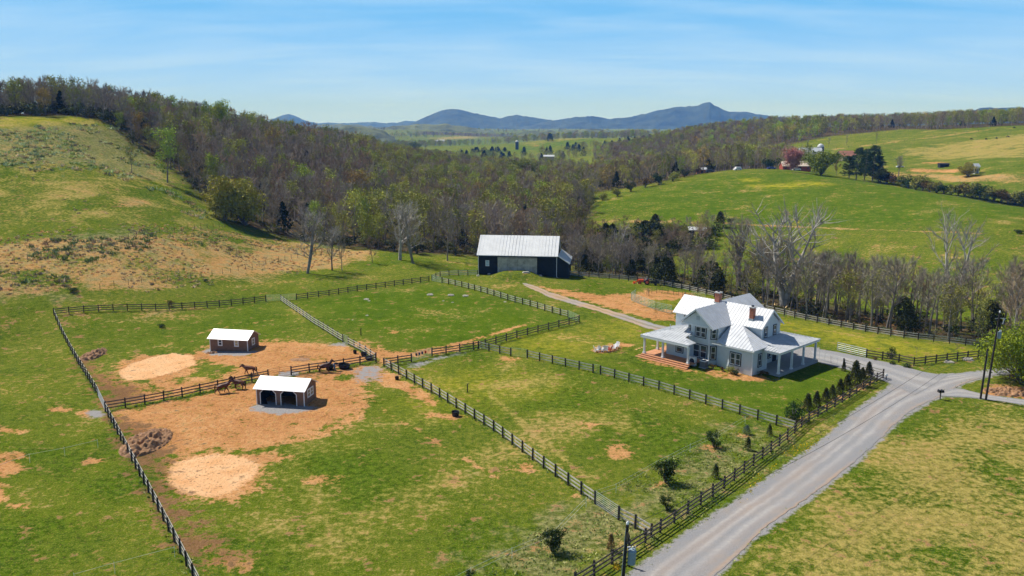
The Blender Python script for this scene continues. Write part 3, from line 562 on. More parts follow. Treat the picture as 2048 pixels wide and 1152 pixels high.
def bare(seed, H=14., W=4.2, limbs=11, subs=5, tw=16, tl=1.5, twd=.05, first=.32, lean=0., trunks=1, leaf=0, lsz=.3, spread=.55, n0=6, r0=None, upl=.75):
    t = TT(seed); r = t.r; ends = []
    for q in range(trunks):
        a0 = r.uniform(0, 6.28); d0 = np.array([math.cos(a0) * (.22 if trunks > 1 else .03) + lean, math.sin(a0) * (.22 if trunks > 1 else .03), 1.])
        hh = H * r.uniform(.82, .95); T = t.path((math.cos(a0) * .25 * (trunks > 1), math.sin(a0) * .25 * (trunks > 1), -.3), d0, hh, 7, .05, .06)
        rr = (r0 or H * .017) * (1 if trunks == 1 else .7); t.limb(T, np.linspace(1, .16, 7) * rr, n0)
        for i in range(limbs):
            f = first + (1 - first) * (i + r.uniform(0, .8)) / limbs; k = min(int(f * 6), 5); o = T[k] * (1 - (f * 6 - k)) + T[k + 1] * (f * 6 - k)
            a = i * 2.4 + r.uniform(-.5, .5); g = math.sin(math.pi * min(1, (f - first * .6) / (1.05 - first * .6))) * .75 + .25
            Lb = W * g * r.uniform(.75, 1.25); el = upl * r.uniform(.6, 1.4) + f * .5
            B = t.path(o, (math.cos(a), math.sin(a), el), Lb, 4, .2, .14); t.limb(B, np.linspace(1, .25, 4) * rr * .42 * (1.15 - f * .6), 3)
            if tw: ends.append(t.twigs(B, tw // 2, tl, twd, spread))
            for j in range(subs):
                fj = r.uniform(.3, 1.) * 3; kj = min(int(fj), 2); oj = B[kj] * (1 - (fj - kj)) + B[kj + 1] * (fj - kj)
                Bj = t.path(oj, unit(B[kj + 1] - B[kj]) + r.normal(0, .55, 3) + np.array([0, 0, .25]), Lb * r.uniform(.35, .6), 3, .2, .1)
                t.limb(Bj, np.array([1, .6, .2]) * rr * .16, 3)
                if tw: ends.append(t.twigs(Bj, tw, tl, twd, spread))
                else: ends.append(Bj[1:])
    if leaf: E_ = np.concatenate(ends); E_ = E_[r.random(len(E_)) < min(1, leaf)]; t.leaves(E_, max(1, int(leaf)), lsz, lsz * 1.1)
    return t.arrays()
def cedar(seed, H=7., W=2.2, n=1500, size=.38, point=1.0, lift=.05):
    t = TT(seed); r = t.r; t.limb(np.array([(0, 0, -.2), (0, 0, H * .5), (0, 0, H * .97)]), [H * .022, H * .014, .02], 5)
    f = r.random(n) ** .75; a = r.uniform(0, 6.28, n); lob = 1 + .22 * np.sin(a * 3 + f * 9 + seed) + .15 * np.sin(a * 5 - f * 17); rad = W * (1 - f) ** (.75 * point) * lob * np.sqrt(r.uniform(.25, 1, n)) * np.clip(.7 + f * 3, 0, 1)
    C = np.stack([rad * np.cos(a), rad * np.sin(a), H * (lift + (1 - lift) * f)], -1); t.leaves(C, 1, size, .08); return t.arrays()
def bushy(seed, H=3., W=1.6, n=900, size=.25, stem=.2, lobes=9, top=1.0):
    t = TT(seed); r = t.r
    L = np.stack([r.normal(0, .42, lobes) * W, r.normal(0, .42, lobes) * W, H * (stem + (1 - stem) * r.uniform(.15, .85, lobes))], -1); lr = r.uniform(.32, .55, lobes) * W
    for l in L: t.limb(np.array([(0, 0, -.1), l * np.array([.4, .4, .5]), l]), [H * .022, H * .014, .01], 4)
    k = r.integers(0, lobes, n); d = r.normal(0, 1, (n, 3)); d /= np.linalg.norm(d, axis=1)[:, None]; C = L[k] + d * (lr[k] * r.uniform(.55, 1.05, n))[:, None] * np.array([1, 1, .85 * top]); C[:, 2] = np.maximum(C[:, 2], .08)
    t.leaves(C, 1, size, size * .4); return t.arrays()
def pine(seed, H=16., W=6.2, n=130, per=60):
    t = TT(seed); r = t.r; T = t.path((0, 0, -.3), (.03, 0, 1), H, 6, .03, .05); t.limb(T, np.linspace(1, .25, 6) * .34, 7); C = []
    for i in range(n):
        f = r.uniform(.12, 1.0); k = min(int(f * 5), 4); o = T[k] * (1 - (f * 5 - k)) + T[k + 1] * (f * 5 - k); a = r.uniform(0, 6.28); L_ = W * (1.08 - f) ** .55 * r.uniform(.55, 1.05)
        B = t.path(o, (math.cos(a), math.sin(a), .25), L_, 3, .1, .05); 
        if i % 2 == 0: t.limb(B, [.09, .05, .02], 3)
        C += [B[2], B[1] * .4 + B[2] * .6]
    t.leaves(np.array(C), per // 2, .36, .5, .45); return t.arrays()
BARK = mat('grey_bark', (.21, .185, .16), .95, .4, 1.2, .02, rnd=.25); PALEB = mat('pale_bark', (.40, .37, .32), .9, .45, .8, .02, col2=(.62, .59, .54), rnd=.1)
def leafm(n, c, c2, rnd=.22): return mat(n, c, .9, .15, .45, 0, col2=c2, rnd=rnd, spec=.12, detail=2)
TW_G = leafm('grey_twigs', (.29, .24, .185), (.37, .32, .26)); TW_R = leafm('russet_twigs', (.30, .21, .13), (.37, .27, .17))
LF_O = leafm('olive_buds', (.24, .25, .05), (.36, .34, .08)); LF_G2 = leafm('mid_green_leaves', (.15, .20, .03), (.27, .30, .05)); LF_O2 = leafm('olive_leaves', (.30, .29, .045), (.48, .42, .08)); LF_G = leafm('spring_leaves', (.26, .34, .04), (.42, .46, .08)); LF_Y = leafm('gold_buds', (.42, .29, .06), (.55, .40, .12))
LF_D = leafm('cedar_foliage', (.045, .062, .018), (.085, .095, .03)); TW_P = leafm('pale_twigs', (.40, .36, .32), (.52, .48, .43)); LF_P = leafm('pine_needles', (.03, .06, .015), (.065, .10, .03)); LF_K = leafm('pink_blossom', (.66, .30, .24), (.78, .42, .34))
LF_M = leafm('dark_green_leaves', (.022, .045, .010), (.06, .10, .02)); LF_A = leafm('arborvitae_foliage', (.045, .055, .014), (.085, .085, .025)); LF_B = leafm('blue_green_foliage', (.09, .14, .10), (.16, .22, .16)); LF_W = leafm('brown_foliage', (.14, .085, .03), (.22, .14, .05)); LF_H = leafm('yellow_green_leaves', (.15, .22, .012), (.32, .36, .03))
TPL = {}
def tpl(key, arr, bark, crown):
    bv, bf, cv, cf = arr; h = max(cv[:, 2].max(), bv[:, 2].max())
    TPL[key] = (tri_mesh(key + '_trunk', bv, bf, bark), tri_mesh(key + '_crown', cv, cf, crown), h)
for i in range(4): tpl('bare%d' % i, bare(20 + i, 14, 4.0, 12, 5, 14, 1.5, .055, .30), BARK, TW_G)
for i in range(2): tpl('slim%d' % i, bare(30 + i, 14, 2.7, 11, 4, 12, 1.5, .05, .34), BARK, TW_G)
for i in range(2): tpl('russet%d' % i, bare(40 + i, 12, 4.2, 12, 5, 16, 1.3, .07, .26), BARK, TW_R)
for i in range(3): tpl('olive%d' % i, bare(50 + i, 13, 3.9, 12, 5, 8, 1.2, .05, .25, leaf=2, lsz=.36), BARK, LF_O)
for i in range(2): tpl('green%d' % i, bare(60 + i, 13, 3.6, 12, 5, 8, 1.2, .05, .25, leaf=3, lsz=.4), BARK, LF_G)
tpl('gold0', bare(70, 11, 3.8, 12, 5, 8, 1.1, .05, .3, leaf=3, lsz=.4), BARK, LF_Y)
tpl('pink0', bare(72, 10, 5.2, 14, 6, 12, 1.3, .07, .18, leaf=3, lsz=.5, trunks=2), BARK, LF_K)
tpl('cedar0', cedar(80, 7, 2.6, 1500, .42, .7), BARK, LF_D); tpl('cedar1', cedar(81, 7, 3.2, 1700, .45, .5), BARK, LF_D)
tpl('pine0', pine(84), BARK, LF_P); tpl('pine1', pine(85, 16, 5.6), BARK, LF_P)
tpl('bush0', bushy(90, 3, 1.9, 900, .3), BARK, LF_O); tpl('bush1', bushy(91, 3, 2.0, 1000, .28), BARK, LF_D); tpl('bush2', bushy(92, 3, 2.0, 900, .3), BARK, LF_W); tpl('bush3', bushy(95, 3, 2.0, 1100, .28), BARK, LF_M)
tpl('round0', bushy(97, 9, 4.6, 5200, .42, .1, 16), BARK, LF_G2); tpl('round1', bushy(98, 9, 4.4, 5200, .42, .1, 15), BARK, LF_O2)
tpl('sycamore0', bare(101, 21, 10.5, 13, 9, 8, 2.0, .05, .14, trunks=2, spread=.6, r0=1.0, upl=.8), PALEB, TW_G)
tpl('sycamore1', bare(103, 20, 7.0, 14, 7, 9, 1.9, .05, .25, trunks=1, r0=.55, upl=1.0), PALEB, TW_G)
tpl('sycamore2', bare(107, 17, 5.0, 11, 6, 8, 1.8, .04, .28, trunks=2, r0=.40, upl=.8), BARK, TW_P)
tpl('fan0', bare(111, 18, 7.0, 16, 8, 16, 1.8, .05, .36, r0=.6, upl=1.3), BARK, TW_G)
NTREE = [0]
def tree(key, x, y, h, label, cat='tree', group=None, name='tree', rz=None, wid=1.0, sink=0.0, parts=True, lean=(0, 0)):
    tm, cm, H0 = TPL[key]; s = h / H0; rz = random.uniform(0, 6.28) if rz is None else rz
    o = thing(name, on(x, y, -.05 - sink), label, cat, group, rz); o.scale = (s * wid, s * wid, s)
    if lean != (0, 0): o.rotation_euler = (lean[0], lean[1], rz)
    for n, me in (('trunk', tm), ('crown', cm)): c = bpy.data.objects.new(n, me); COL.objects.link(c); c.parent = o
    NTREE[0] += 1; return o
def treeP(key, u, v, hpx, label, cat='tree', group=None, name='tree', **k):
    p = G(u, v); dep = math.degrees(math.atan2(CAM_H - p[2], p[1])); return tree(key, p[0], p[1], hpx / PX(p) / max(.75, math.cos(R(dep - 5))), label, cat, group, name, **k)

# the far woods: one mass each, every tree in it still trunk, limbs and twigs, only coarser
STUFF = attr_mat('woodland')
LO = {}
def lo(key, arr, bark, crown): bv, bf, cv, cf = arr; LO[key] = (np.concatenate([bv, cv]).astype(np.float32), np.concatenate([bf, cf + len(bv)]), np.concatenate([np.tile(bark, (len(bv), 1)), np.tile(crown, (len(cv), 1))]), max(cv[:, 2].max(), 1), len(bv))
bk = np.array((.25, .22, .19))
for i in range(4): lo('bare%d' % i, bare(120 + i, 14, 4.4, 10, 3, 17, 1.5, .085, .22, n0=3), bk, (.36, .30, .235))
for i in range(2): lo('russet%d' % i, bare(130 + i, 13, 4.4, 10, 3, 17, 1.3, .10, .2, n0=3), bk, (.33, .235, .145))
for i in range(2): lo('olive%d' % i, bare(140 + i, 13, 4.2, 10, 3, 8, 1.1, .08, .16, n0=3, leaf=2, lsz=.5), bk, (.36, .36, .075))
for i in range(2): lo('green%d' % i, bare(150 + i, 13, 4.0, 10, 3, 8, 1.1, .08, .16, n0=3, leaf=3, lsz=.52), bk, (.32, .39, .06))
lo('gold0', bare(160, 12, 3.8, 9, 3, 6, 1.2, .08, .3, n0=3, leaf=3, lsz=.5), bk, (.45, .32, .08))
lo('cedar0', cedar(170, 7, 2.4, 420, .7), bk, (.032, .048, .016)); lo('bush0', bushy(180, 3, 2.2, 200, .5), bk, (.13, .14, .035)); lo('bush1', bushy(181, 3, 2.2, 200, .5), bk, (.05, .065, .02))
def wood(name, spots, label, cat):
    Vs = []; Fs = []; Cs = []; n = 0; r = np.random.default_rng(len(spots))
    sp = np.array([(s[0], s[1]) for s in spots]); zz = hgt(sp[:, 0], sp[:, 1])
    for (x, y, h, key, w), z in zip(spots, zz):
        V, F, C, H0, nb = LO[key]; a = r.uniform(0, 6.28); s = h / H0; c, sn = math.cos(a) * s * w, math.sin(a) * s * w
        X = V[:, 0] * c - V[:, 1] * sn + x; Y = V[:, 0] * sn + V[:, 1] * c + y; Z = V[:, 2] * s + z
        Vs.append(np.stack([X, Y, Z], -1)); Fs.append(F + n); n += len(V); k = r.uniform(.62, 1.38); hue = np.array([r.uniform(.94, 1.06), r.uniform(.96, 1.05), r.uniform(.9, 1.1)]); Cs.append(C * k * hue)
    C = np.concatenate(Cs); me = tri_mesh(name, np.concatenate(Vs), np.concatenate(Fs), STUFF, {'tint': np.hstack([C, np.ones((len(C), 1))])})
    o = bpy.data.objects.new(name, me); COL.objects.link(o); return tag(o, label, cat, None, 'stuff')
def fill(poly, spacing, rs, jitter=.45):
    xs = [p[0] for p in poly]; ys = [p[1] for p in poly]; gx, gy = np.meshgrid(np.arange(min(xs), max(xs), spacing), np.arange(min(ys), max(ys), spacing)); gx = gx.ravel() + rs.uniform(-jitter, jitter, gx.size) * spacing; gy = gy.ravel() + rs.uniform(-jitter, jitter, gx.size) * spacing
    k = inside(gx, gy, poly); return np.stack([gx[k], gy[k]], -1)
def inpx(x, y):     # photograph column of a plan position
    return 1024 + FPX * x / (y * math.cos(PITCH) + (CAM_H - 5) * math.sin(PITCH))
rs = np.random.default_rng(5)
def pick(ws): ks = list(ws); return ks[rs.choice(len(ks), p=np.array([ws[k] for k in ks]) / sum(ws.values()))]
def var(k): return {'bare': 'bare%d' % rs.integers(4), 'russet': 'russet%d' % rs.integers(2), 'olive': 'olive%d' % rs.integers(2), 'green': 'green%d' % rs.integers(2)}.get(k, k if k[-1].isdigit() else k + '0')
P = fill(WOODS['ridge'], 5.5, rs); Dr = np.hypot(P[:, 0], P[:, 1]); ed = seg_d(P[:, 0], P[:, 1], WOODS['ridge'])
front = []; back = []
for (x, y), D, e in zip(P, Dr, ed):
    u = inpx(x, y)
    if u < -160 or u > 2200: continue
    if D > 560 and rs.random() < .45: continue
    c = vnoise(np.array([x]), np.array([y]), 34, 21)[0]; c2 = vnoise(np.array([x]), np.array([y]), 22, 22)[0]
    west = np.clip((700 - u) / 700, 0, 1)
    if D < 330 and u > 850: ws = {'bare': 6, 'russet': 2.0, 'olive': 2, 'cedar': .5}
    elif u > 700: ws = {'bare': 5, 'russet': 1.6, 'olive': 3.2, 'green': .7, 'gold': .12, 'cedar': .5}
    else: ws = {'bare': 9, 'russet': 1.3, 'olive': 1.5, 'green': .7, 'gold': .08, 'cedar': .2}
    if c > .64: ws['olive'] = ws.get('olive', 0) * 4 + 1; ws['green'] = ws.get('green', .2) * 3
    if c2 > .68: ws['russet'] *= 3
    h = rs.uniform(9.5, 17.5) * (1 - .18 * (u > 750) * (D > 300)); k = pick(ws)
    if k == 'cedar': h *= .6
    if e < 7 and D < 420: h *= rs.uniform(.6, 1)
    (front if (e < 9 and D < 410) else back).append((x, y, h, k))
front.sort(key=lambda q: math.hypot(q[0], q[1])); keep = front[:150]; back += front[150:]
def wlab(u, k, sz):
    kind = {'bare': 'bare grey-brown hardwood', 'russet': 'russet-budding hardwood', 'olive': 'olive-budding hardwood', 'green': 'fresh green leafing tree', 'gold': 'golden budding tree', 'cedar': 'dark evergreen cedar'}[k]; kind = sz + ' ' + kind
    pl = 'at the top of the left hill pasture' if u < 240 else 'at the wood edge beside the upper left hill slope' if u < 400 else 'at the wood edge beside the lower left hill slope' if u < 560 else 'at the wood edge above the straw field' if u < 800 else 'in the bottom wood left of the barn' if u < 960 else 'in the wood straight behind the barn'
    return kind + ' ' + pl
hi = lambda k: {'bare': 'bare%d' % rs.integers(4), 'russet': 'russet%d' % rs.integers(2), 'olive': 'olive%d' % rs.integers(3), 'green': 'green%d' % rs.integers(2), 'gold': 'gold0', 'cedar': 'cedar%d' % rs.integers(2)}[k]
for x, y, h, k in keep: L_ = wlab(inpx(x, y), k, 'short' if h < 11 else 'medium' if h < 14 else 'tall'); tree(hi(k), x, y, h, L_, group=L_ + 's' if not L_.endswith('s') else L_, name='cedar' if k == 'cedar' else 'hardwood_tree')
under = [(x, y, rs.uniform(1.5, 4), 'bush%d' % rs.integers(2), 1.3) for (x, y) in P[(ed < 14) & (Dr < 420)] if rs.random() < .7]
under += [(x, y, rs.uniform(3, 6.5), 'bush%d' % rs.integers(2), 1.2) for (x, y) in P[Dr > 385] if inpx(x, y) < 420 and rs.random() < .8]
wood('woodland', [(x, y, h, var(k), 1.0) for x, y, h, k in back] + under, 'bare grey-brown wood with green flecks covering the left ridge and valley', 'woodland')
P = fill(WOODS['hilltop'], 6.4, rs); sp = []
for x, y in P:
    D = math.hypot(x, y); u = inpx(x, y)
    if u > 2200 or (D > 650 and rs.random() < .35): continue
    c = vnoise(np.array([x]), np.array([y]), 60, 31)[0]
    ws = {'bare': 4.5, 'russet': 1.8, 'olive': 2.2, 'green': .6, 'gold': .1, 'cedar': .3}
    if c > .55 and D > 700: ws = {'bare': 1.2, 'russet': 1.3, 'olive': 4, 'green': 3, 'gold': .3}
    k = pick(ws); h = rs.uniform(11, 16); h *= .6 if k == 'cedar' else 1; sp.append((x, y, h, var(k), 1.1 if D > 600 else 1.0))
wood('woodland', sp, 'mixed brown and green wood running along the far right ridge behind the green hill', 'woodland')
# far belts of trees in the valley beyond
sp = []
def belt(pts, n, h, ws, wid):
    Pl = [plan(u, D) for u, D in pts]
    A, L_ = resample(Pl, n)
    for x, y in A: sp.append((x + rs.normal(0, wid), y + rs.normal(0, wid), h * rs.uniform(.7, 1.15), var(pick(ws)), 1.25))
DK = {'cedar': 2, 'bare': 2, 'olive': 1}; MXD = {'bare': 3, 'olive': 2, 'green': 1, 'russet': 1}
belt([(1020, 1830), (1130, 1860), (1230, 1880), (1300, 1700)], 260, 17, MXD, 22); belt([(1095, 1280), (1150, 1290), (1200, 1280), (1300, 1180)], 90, 12, {'cedar': 1, 'bare': 2, 'olive': 3}, 26); belt([(1070, 1120), (1150, 1120)], 45, 12, {'cedar': 1, 'bare': 2, 'olive': 3}, 20)
belt([(700, 1500), (860, 1900), (1000, 1900)], 200, 15, MXD, 40); belt([(780, 2950), (900, 3300), (1050, 3300)], 170, 16, MXD, 60); belt([(690, 2300), (780, 2300), (830, 2100)], 140, 15, MXD, 50)
belt([(830, 1080), (930, 1180), (1000, 1200)], 120, 13, {'green': 1, 'olive': 3, 'cedar': 2}, 30); belt([(940, 1350), (1010, 1360)], 40, 9, {'cedar': 1, 'olive': 1}, 8)
belt([(1300, 1150), (1400, 1150)], 40, 11, MXD, 18); belt([(600, 3600), (800, 4200), (1000, 4300), (1200, 4000)], 240, 18, MXD, 120)
wood('woodland', sp, 'distant tree belts between the hazy green fields in the valley', 'woodland')
# creek-side trees beyond the back fence: all individuals
CK = fill(WOODS['creek'], 3.7, rs, .5); CK = CK[np.argsort(np.hypot(CK[:, 0], CK[:, 1] * 1.0))]; nck = 0; ckst = []
for x, y in CK:
    u = inpx(x, y); D = math.hypot(x, y); e = seg_d(np.array([x]), np.array([y]), WOODS['creek'])[0]
    if u > 2130: continue
    zq = H1(x, y); vq = 576 - FPX * ((zq - CAM_H) * math.cos(PITCH) + y * math.sin(PITCH)) / (y * math.cos(PITCH) - (zq - CAM_H) * math.sin(PITCH))
    if vq > np.interp(u, [q[0] for q in FL['back']], [q[1] for q in FL['back']]) - 4: continue
    ws = {'bare': 5, 'slim': 6, 'russet': .8, 'olive': 1.0, 'cedar': .7}
    if 1250 < u < 1460: ws = {'slim': 3, 'bare': 3, 'cedar': 1.8, 'olive': 1.2}
    if u > 1900: ws = {'slim': 2, 'bare': 3, 'olive': 4, 'russet': 1.5, 'cedar': .6}
    if rs.random() < (.25 if u < 1500 else .10): continue
    k = pick(ws); h = rs.uniform(8.5, 13.5) * (.85 if u < 1500 else 1.18)
    if k == 'cedar': h = rs.uniform(4.5, 7.5)
    if k == 'olive': h *= .75
    if rs.random() < .45: ckst.append((x + rs.uniform(-1, 1), y + rs.uniform(-1, 1), rs.uniform(1, 3), 'bush%d' % rs.integers(2), 1.2))
    if nck >= 250 or e > 22: ckst.append((x, y, h, var('bare' if k == 'slim' else k), .75)); continue
    key = 'slim%d' % rs.integers(2) if k == 'slim' else hi(k)
    pl = 'behind the fence right of the barn' if u < 1240 else 'behind the fence beyond the red tractor' if u < 1330 else 'behind the fence left of the farmhouse roof' if u < 1430 else 'behind the fence above the farmhouse roof' if u < 1530 else 'behind the fence around the huge sycamore' if u < 1640 else 'behind the fence above the mown yard' if u < 1740 else 'behind the fence above the open driveway gate' if u < 1850 else 'behind the fence above the pale boulders' if u < 1940 else 'behind the utility poles'
    kd = {'bare': 'bare grey tree', 'slim': 'slender bare grey tree', 'russet': 'rust-tinged bare tree', 'olive': 'olive-budding low tree', 'cedar': 'dark green cedar'}[k]; kd = ('short ' if h < 9.5 else 'tall ' if h > 12.5 else '') + kd
    tree(key, x, y, h, kd + ' ' + pl, group=kd + 's ' + pl, name='cedar' if k == 'cedar' else 'bare_tree' if k in ('bare', 'slim') else 'creek_tree'); nck += 1
for x, y in fill(WOODS['brake'], 4.6, rs):
    ckst.append((x + 2, y + 1, rs.uniform(2, 4.5), 'bush%d' % rs.integers(2), 1.2)); ckst.append((x - 1, y + 2, rs.uniform(5, 8), ('russet0', 'bare1', 'olive1')[rs.integers(3)], 1.1))
    if rs.random() < .5: continue
    k = pick({'cedar': 1.6, 'russet': 1.4, 'olive': 1.2, 'bare': 1}); h = rs.uniform(4.5, 8); kd = {'cedar': 'dark green cedar', 'russet': 'low russet-brown tree', 'olive': 'low olive-budding tree', 'bare': 'low bare grey tree'}[k]
    tree(hi(k), x, y, h, kd + ' in the thicket below the green hill', group=kd + 's in the thicket below the green hill', name='cedar' if k == 'cedar' else 'thicket_tree', wid=1.15)
wood('woodland', ckst, 'thin brush and back rows of bare trees filling the creek belt', 'woodland')
# trees that stand out one by one
TL_ = [
 ('sycamore0', 1568, 614, 222, 'huge pale-limbed bare sycamore forking low above the farmhouse roof', 'sycamore_tree', 1.3), ('fan0', 1478, 580, 168, 'tall bare tree with a wide fan of upright limbs above the rear gable', 'bare_tree', 1.0),
 ('sycamore1', 1890, 600, 200, 'tall pale bare tree rising alone above the creek wood on the right', 'bare_tree', .8), ('sycamore1', 1915, 610, 190, 'tall pale bare tree with spreading limbs just right of its taller neighbour', 'bare_tree', .9),
 ('sycamore2', 612, 547, 136, 'bare pale-twigged tree standing alone in the straw field', 'bare_tree', 1.45), ('sycamore2', 664, 540, 95, 'leaning bare tree just right of the lone tree in the straw field', 'bare_tree', 1.25), ('bare1', 684, 541, 88, 'slim upright bare tree beside the leaning one in the straw field', 'bare_tree', .7), ('russet0', 745, 526, 60, 'short many-stemmed bare tree at the right end of the straw field', 'bare_tree', .9),
 ('sycamore1', 800, 520, 125, 'crooked bare tree with white upper limbs left of the barn', 'bare_tree', 1.2), ('sycamore2', 828, 526, 135, 'pale-limbed bare tree, tallest of those left of the barn', 'bare_tree', 1.35), ('bare2', 895, 522, 110, 'dark-trunked bare tree nearest the left end of the barn', 'bare_tree', .8),
 ('sycamore2', 990, 500, 80, 'white-limbed bare tree peeping over the barn ridge', 'bare_tree', 1.1), ('sycamore2', 1050, 500, 88, 'bone-white crooked limbs of a bare tree behind the barn roof', 'bare_tree', 1.1), ('sycamore1', 1236, 545, 110, 'dark bare tree with one white snag limb right of the barn', 'bare_tree', .7), ('slim0', 1160, 548, 85, 'thin leaning bare tree at the lean-to corner of the barn', 'bare_tree', .8),
 ('green0', 1215, 549, 42, 'small bright green conical tree by the back fence', 'small_tree', .8), ('cedar0', 1330, 570, 60, 'dark green cedar behind the fence just above the tractor', 'cedar', 1.3), ('cedar1', 1420, 582, 62, 'broad dark green cedar behind the fence left of the farmhouse ridge', 'cedar', 1.2),
 ('green1', 335, 365, 115, 'bright lime-green leafing tree against the dark wood edge', 'leafing_tree', .9), ('round1', 450, 440, 92, 'large olive-yellow leafing tree at the foot of the wood edge', 'leafing_tree', 1.1), ('round1', 490, 450, 96, 'second olive-yellow leafing tree at the foot of the wood edge, nearer the barn', 'leafing_tree', 1.0), ('olive0', 264, 344, 60, 'small thin olive tree standing clear of the wood on the left hill', 'leafing_tree', .9), ('gold0', 720, 430, 96, 'golden-topped budding tree in the middle of the ridge wood', 'budding_tree', 1.0),
 ('green0', 470, 330, 55, 'light green tree within the bare ridge wood', 'leafing_tree', 1.0), ('olive1', 640, 450, 80, 'yellow-green slender tree in the lower ridge wood', 'leafing_tree', .9), ('bush3', 1300, 488, 50, 'rounded dark cedar in the meadow thicket', 'cedar', 1.0), ('cedar1', 1305, 492, 52, 'broad dark cedar standing before the meadow shed thicket', 'cedar', 1.3),
 ('bare0', 1412, 458, 42, 'round-crowned bare tree beside the meadow shed', 'bare_tree', 1.0), ('cedar0', 1440, 455, 34, 'dark conical cedar right of the meadow shed', 'cedar', 1.1), ('bush3', 1462, 447, 13, 'small round dark bush on the meadow track', 'bush', 1.0), ('bush3', 2036, 467, 10, 'low dark bush at the right end of the meadow track', 'bush', 1.6),
 ('pink0', 1586, 345, 54, 'round pink-flowering tree on the hill beside the farm roofs', 'flowering_tree', 1.0), ('round0', 1642, 350, 50, 'broad green leafing tree right of the pink tree', 'leafing_tree', 1.3), ('gold0', 1672, 352, 42, 'yellowish weeping tree between the green tree and the pines', 'budding_tree', .8),
 ('pine0', 1712, 360, 66, 'shorter left pine of the dark pair on the hill', 'pine_tree', .9), ('pine1', 1744, 362, 72, 'tallest dark pine on the hill', 'pine_tree', .95), ('pine1', 1728, 361, 64, 'dark pine between the tallest one and the shorter left one', 'pine_tree', .9), ('pine0', 1698, 357, 46, 'lowest pine at the left end of the dark clump', 'pine_tree', 1.1), ('pine0', 1757, 364, 54, 'dark pine at the right end of the clump on the hill', 'pine_tree', .9), ('fan0', 1797, 352, 46, 'bare round-crowned tree right of the dark pines', 'bare_tree', .9), ('round1', 1936, 353, 30, 'olive tree beside the small white far house', 'leafing_tree', 1.2),
 ('bare0', 1753, 286, 22, 'lone bare tree at the top of the far pasture', 'bare_tree', .9), ('bare1', 1693, 292, 22, 'second lone bare tree on the far pasture line', 'bare_tree', .7), ('bare2', 1657, 294, 20, 'small bare tree on the far pasture line left of the others', 'bare_tree', .7), ('slim1', 1614, 296, 18, 'thin bare tree above the white barn roof', 'bare_tree', .8),
 ('cedar0', 1100, 283, 17, 'dark round cedar on the silo field', 'cedar', 1.5), ('bare1', 1129, 281, 14, 'small lone tree on the crest of the silo field', 'bare_tree', 1.0), ('round0', 830, 305, 22, 'round yellow-green tree rising from the valley wood', 'leafing_tree', 1.5), ('gold0', 863, 345, 26, 'small golden tree in the valley wood', 'budding_tree', 1.2), ('round0', 1045, 365, 48, 'round yellow-green tree in the wood above the barn', 'leafing_tree', 1.2),
 ('round1', 1170, 400, 44, 'rounded olive tree at the left tip of the green hill', 'leafing_tree', 1.4), ('round1', 1130, 410, 42, 'rounded russet-olive tree below the green hill tip', 'leafing_tree', 1.4)]
for key, u, v, hp, lab, nm, wd in TL_: treeP(key, u, v, hp, lab, 'tree' if 'bush' not in nm else 'bush', None, nm, wid=wd)
for i, (u, D, h, key, lab) in enumerate(((452, 455, 21, 'green0', 'tall thin lime-green tree breaking the ridge skyline'), (436, 450, 18, 'green1', 'lime-green tree just left of the tall thin skyline one'), (345, 440, 17, 'green0', 'light green tree on the skyline above the lime tree'), (375, 445, 16, 'olive1', 'olive tree on the skyline beside the light green one'), (575, 520, 16, 'green1', 'green tree on the skyline before the small blue peak'), (62, 425, 16, 'green0', 'green tree in the wood top at the far left'), (135, 425, 17, 'olive0', 'olive-green tree in the wood top above the left pasture'), (98, 396, 12, 'gold0', 'small yellowish tree at the top edge of the left pasture'), (700, 300, 13, 'sycamore2', 'pale-limbed bare tree deep in the valley wood, leftmost'), (760, 285, 15, 'sycamore2', 'pale-limbed bare tree in the valley wood left of the barn'), (860, 275, 15, 'sycamore2', 'pale-limbed bare tree in the valley wood nearer the barn'), (925, 262, 14, 'sycamore2', 'pale-limbed bare tree just behind the barn left end'), (590, 330, 15, 'sycamore2', 'pale forked tree low in the ridge wood'), (1100, 262, 13, 'sycamore2', 'pale-limbed bare tree behind the barn right end'))):
    x, y, _ = plan(u, D); tree(key, x, y, h, lab, name='leafing_tree' if key[0] in 'go' else 'bare_tree')
# hedge along the right flank of the green hill
n = 0
for i, (u, v, hp) in enumerate([(1235, 395, 24), (1262, 385, 26), (1290, 377, 28), (1318, 371, 30), (1345, 364, 26), (1368, 357, 22), (1395, 350, 22), (1425, 345, 24), (1450, 342, 26), (1480, 340, 28), (1510, 339, 30), (1538, 340, 30), (1205, 402, 20)]):
    k = ('bush0', 'bush1', 'bush2', 'bush3')[i % 4]; nm_ = {'bush0': 'olive', 'bush1': 'dark', 'bush2': 'russet', 'bush3': 'deep green'}[k]; treeP(k, u, v - 2, hp * .8, nm_ + ' bush in the hedgerow along the upper left edge of the green hill', 'bush', nm_ + ' hedgerow bushes, left edge of the green hill', 'hedge_bush', wid=1.2)
for i in range(22):
    u = 1760 + i * 14.2; v = np.interp(u, [1760, 1850, 1950, 2060], [366, 384, 397, 416]) - 1; k = ('bush0', 'bush1', 'bush2', 'bush0', 'bush3')[i % 5]; nm_ = {'bush0': 'olive', 'bush1': 'dark', 'bush2': 'russet', 'bush3': 'deep green'}[k]
    treeP(k, u, v, 22 + 12 * rs.random(), nm_ + ' bush in the hedge down the right flank of the green hill', 'bush', nm_ + ' hedge bushes, right flank of the green hill', 'hedge_bush', wid=1.2)
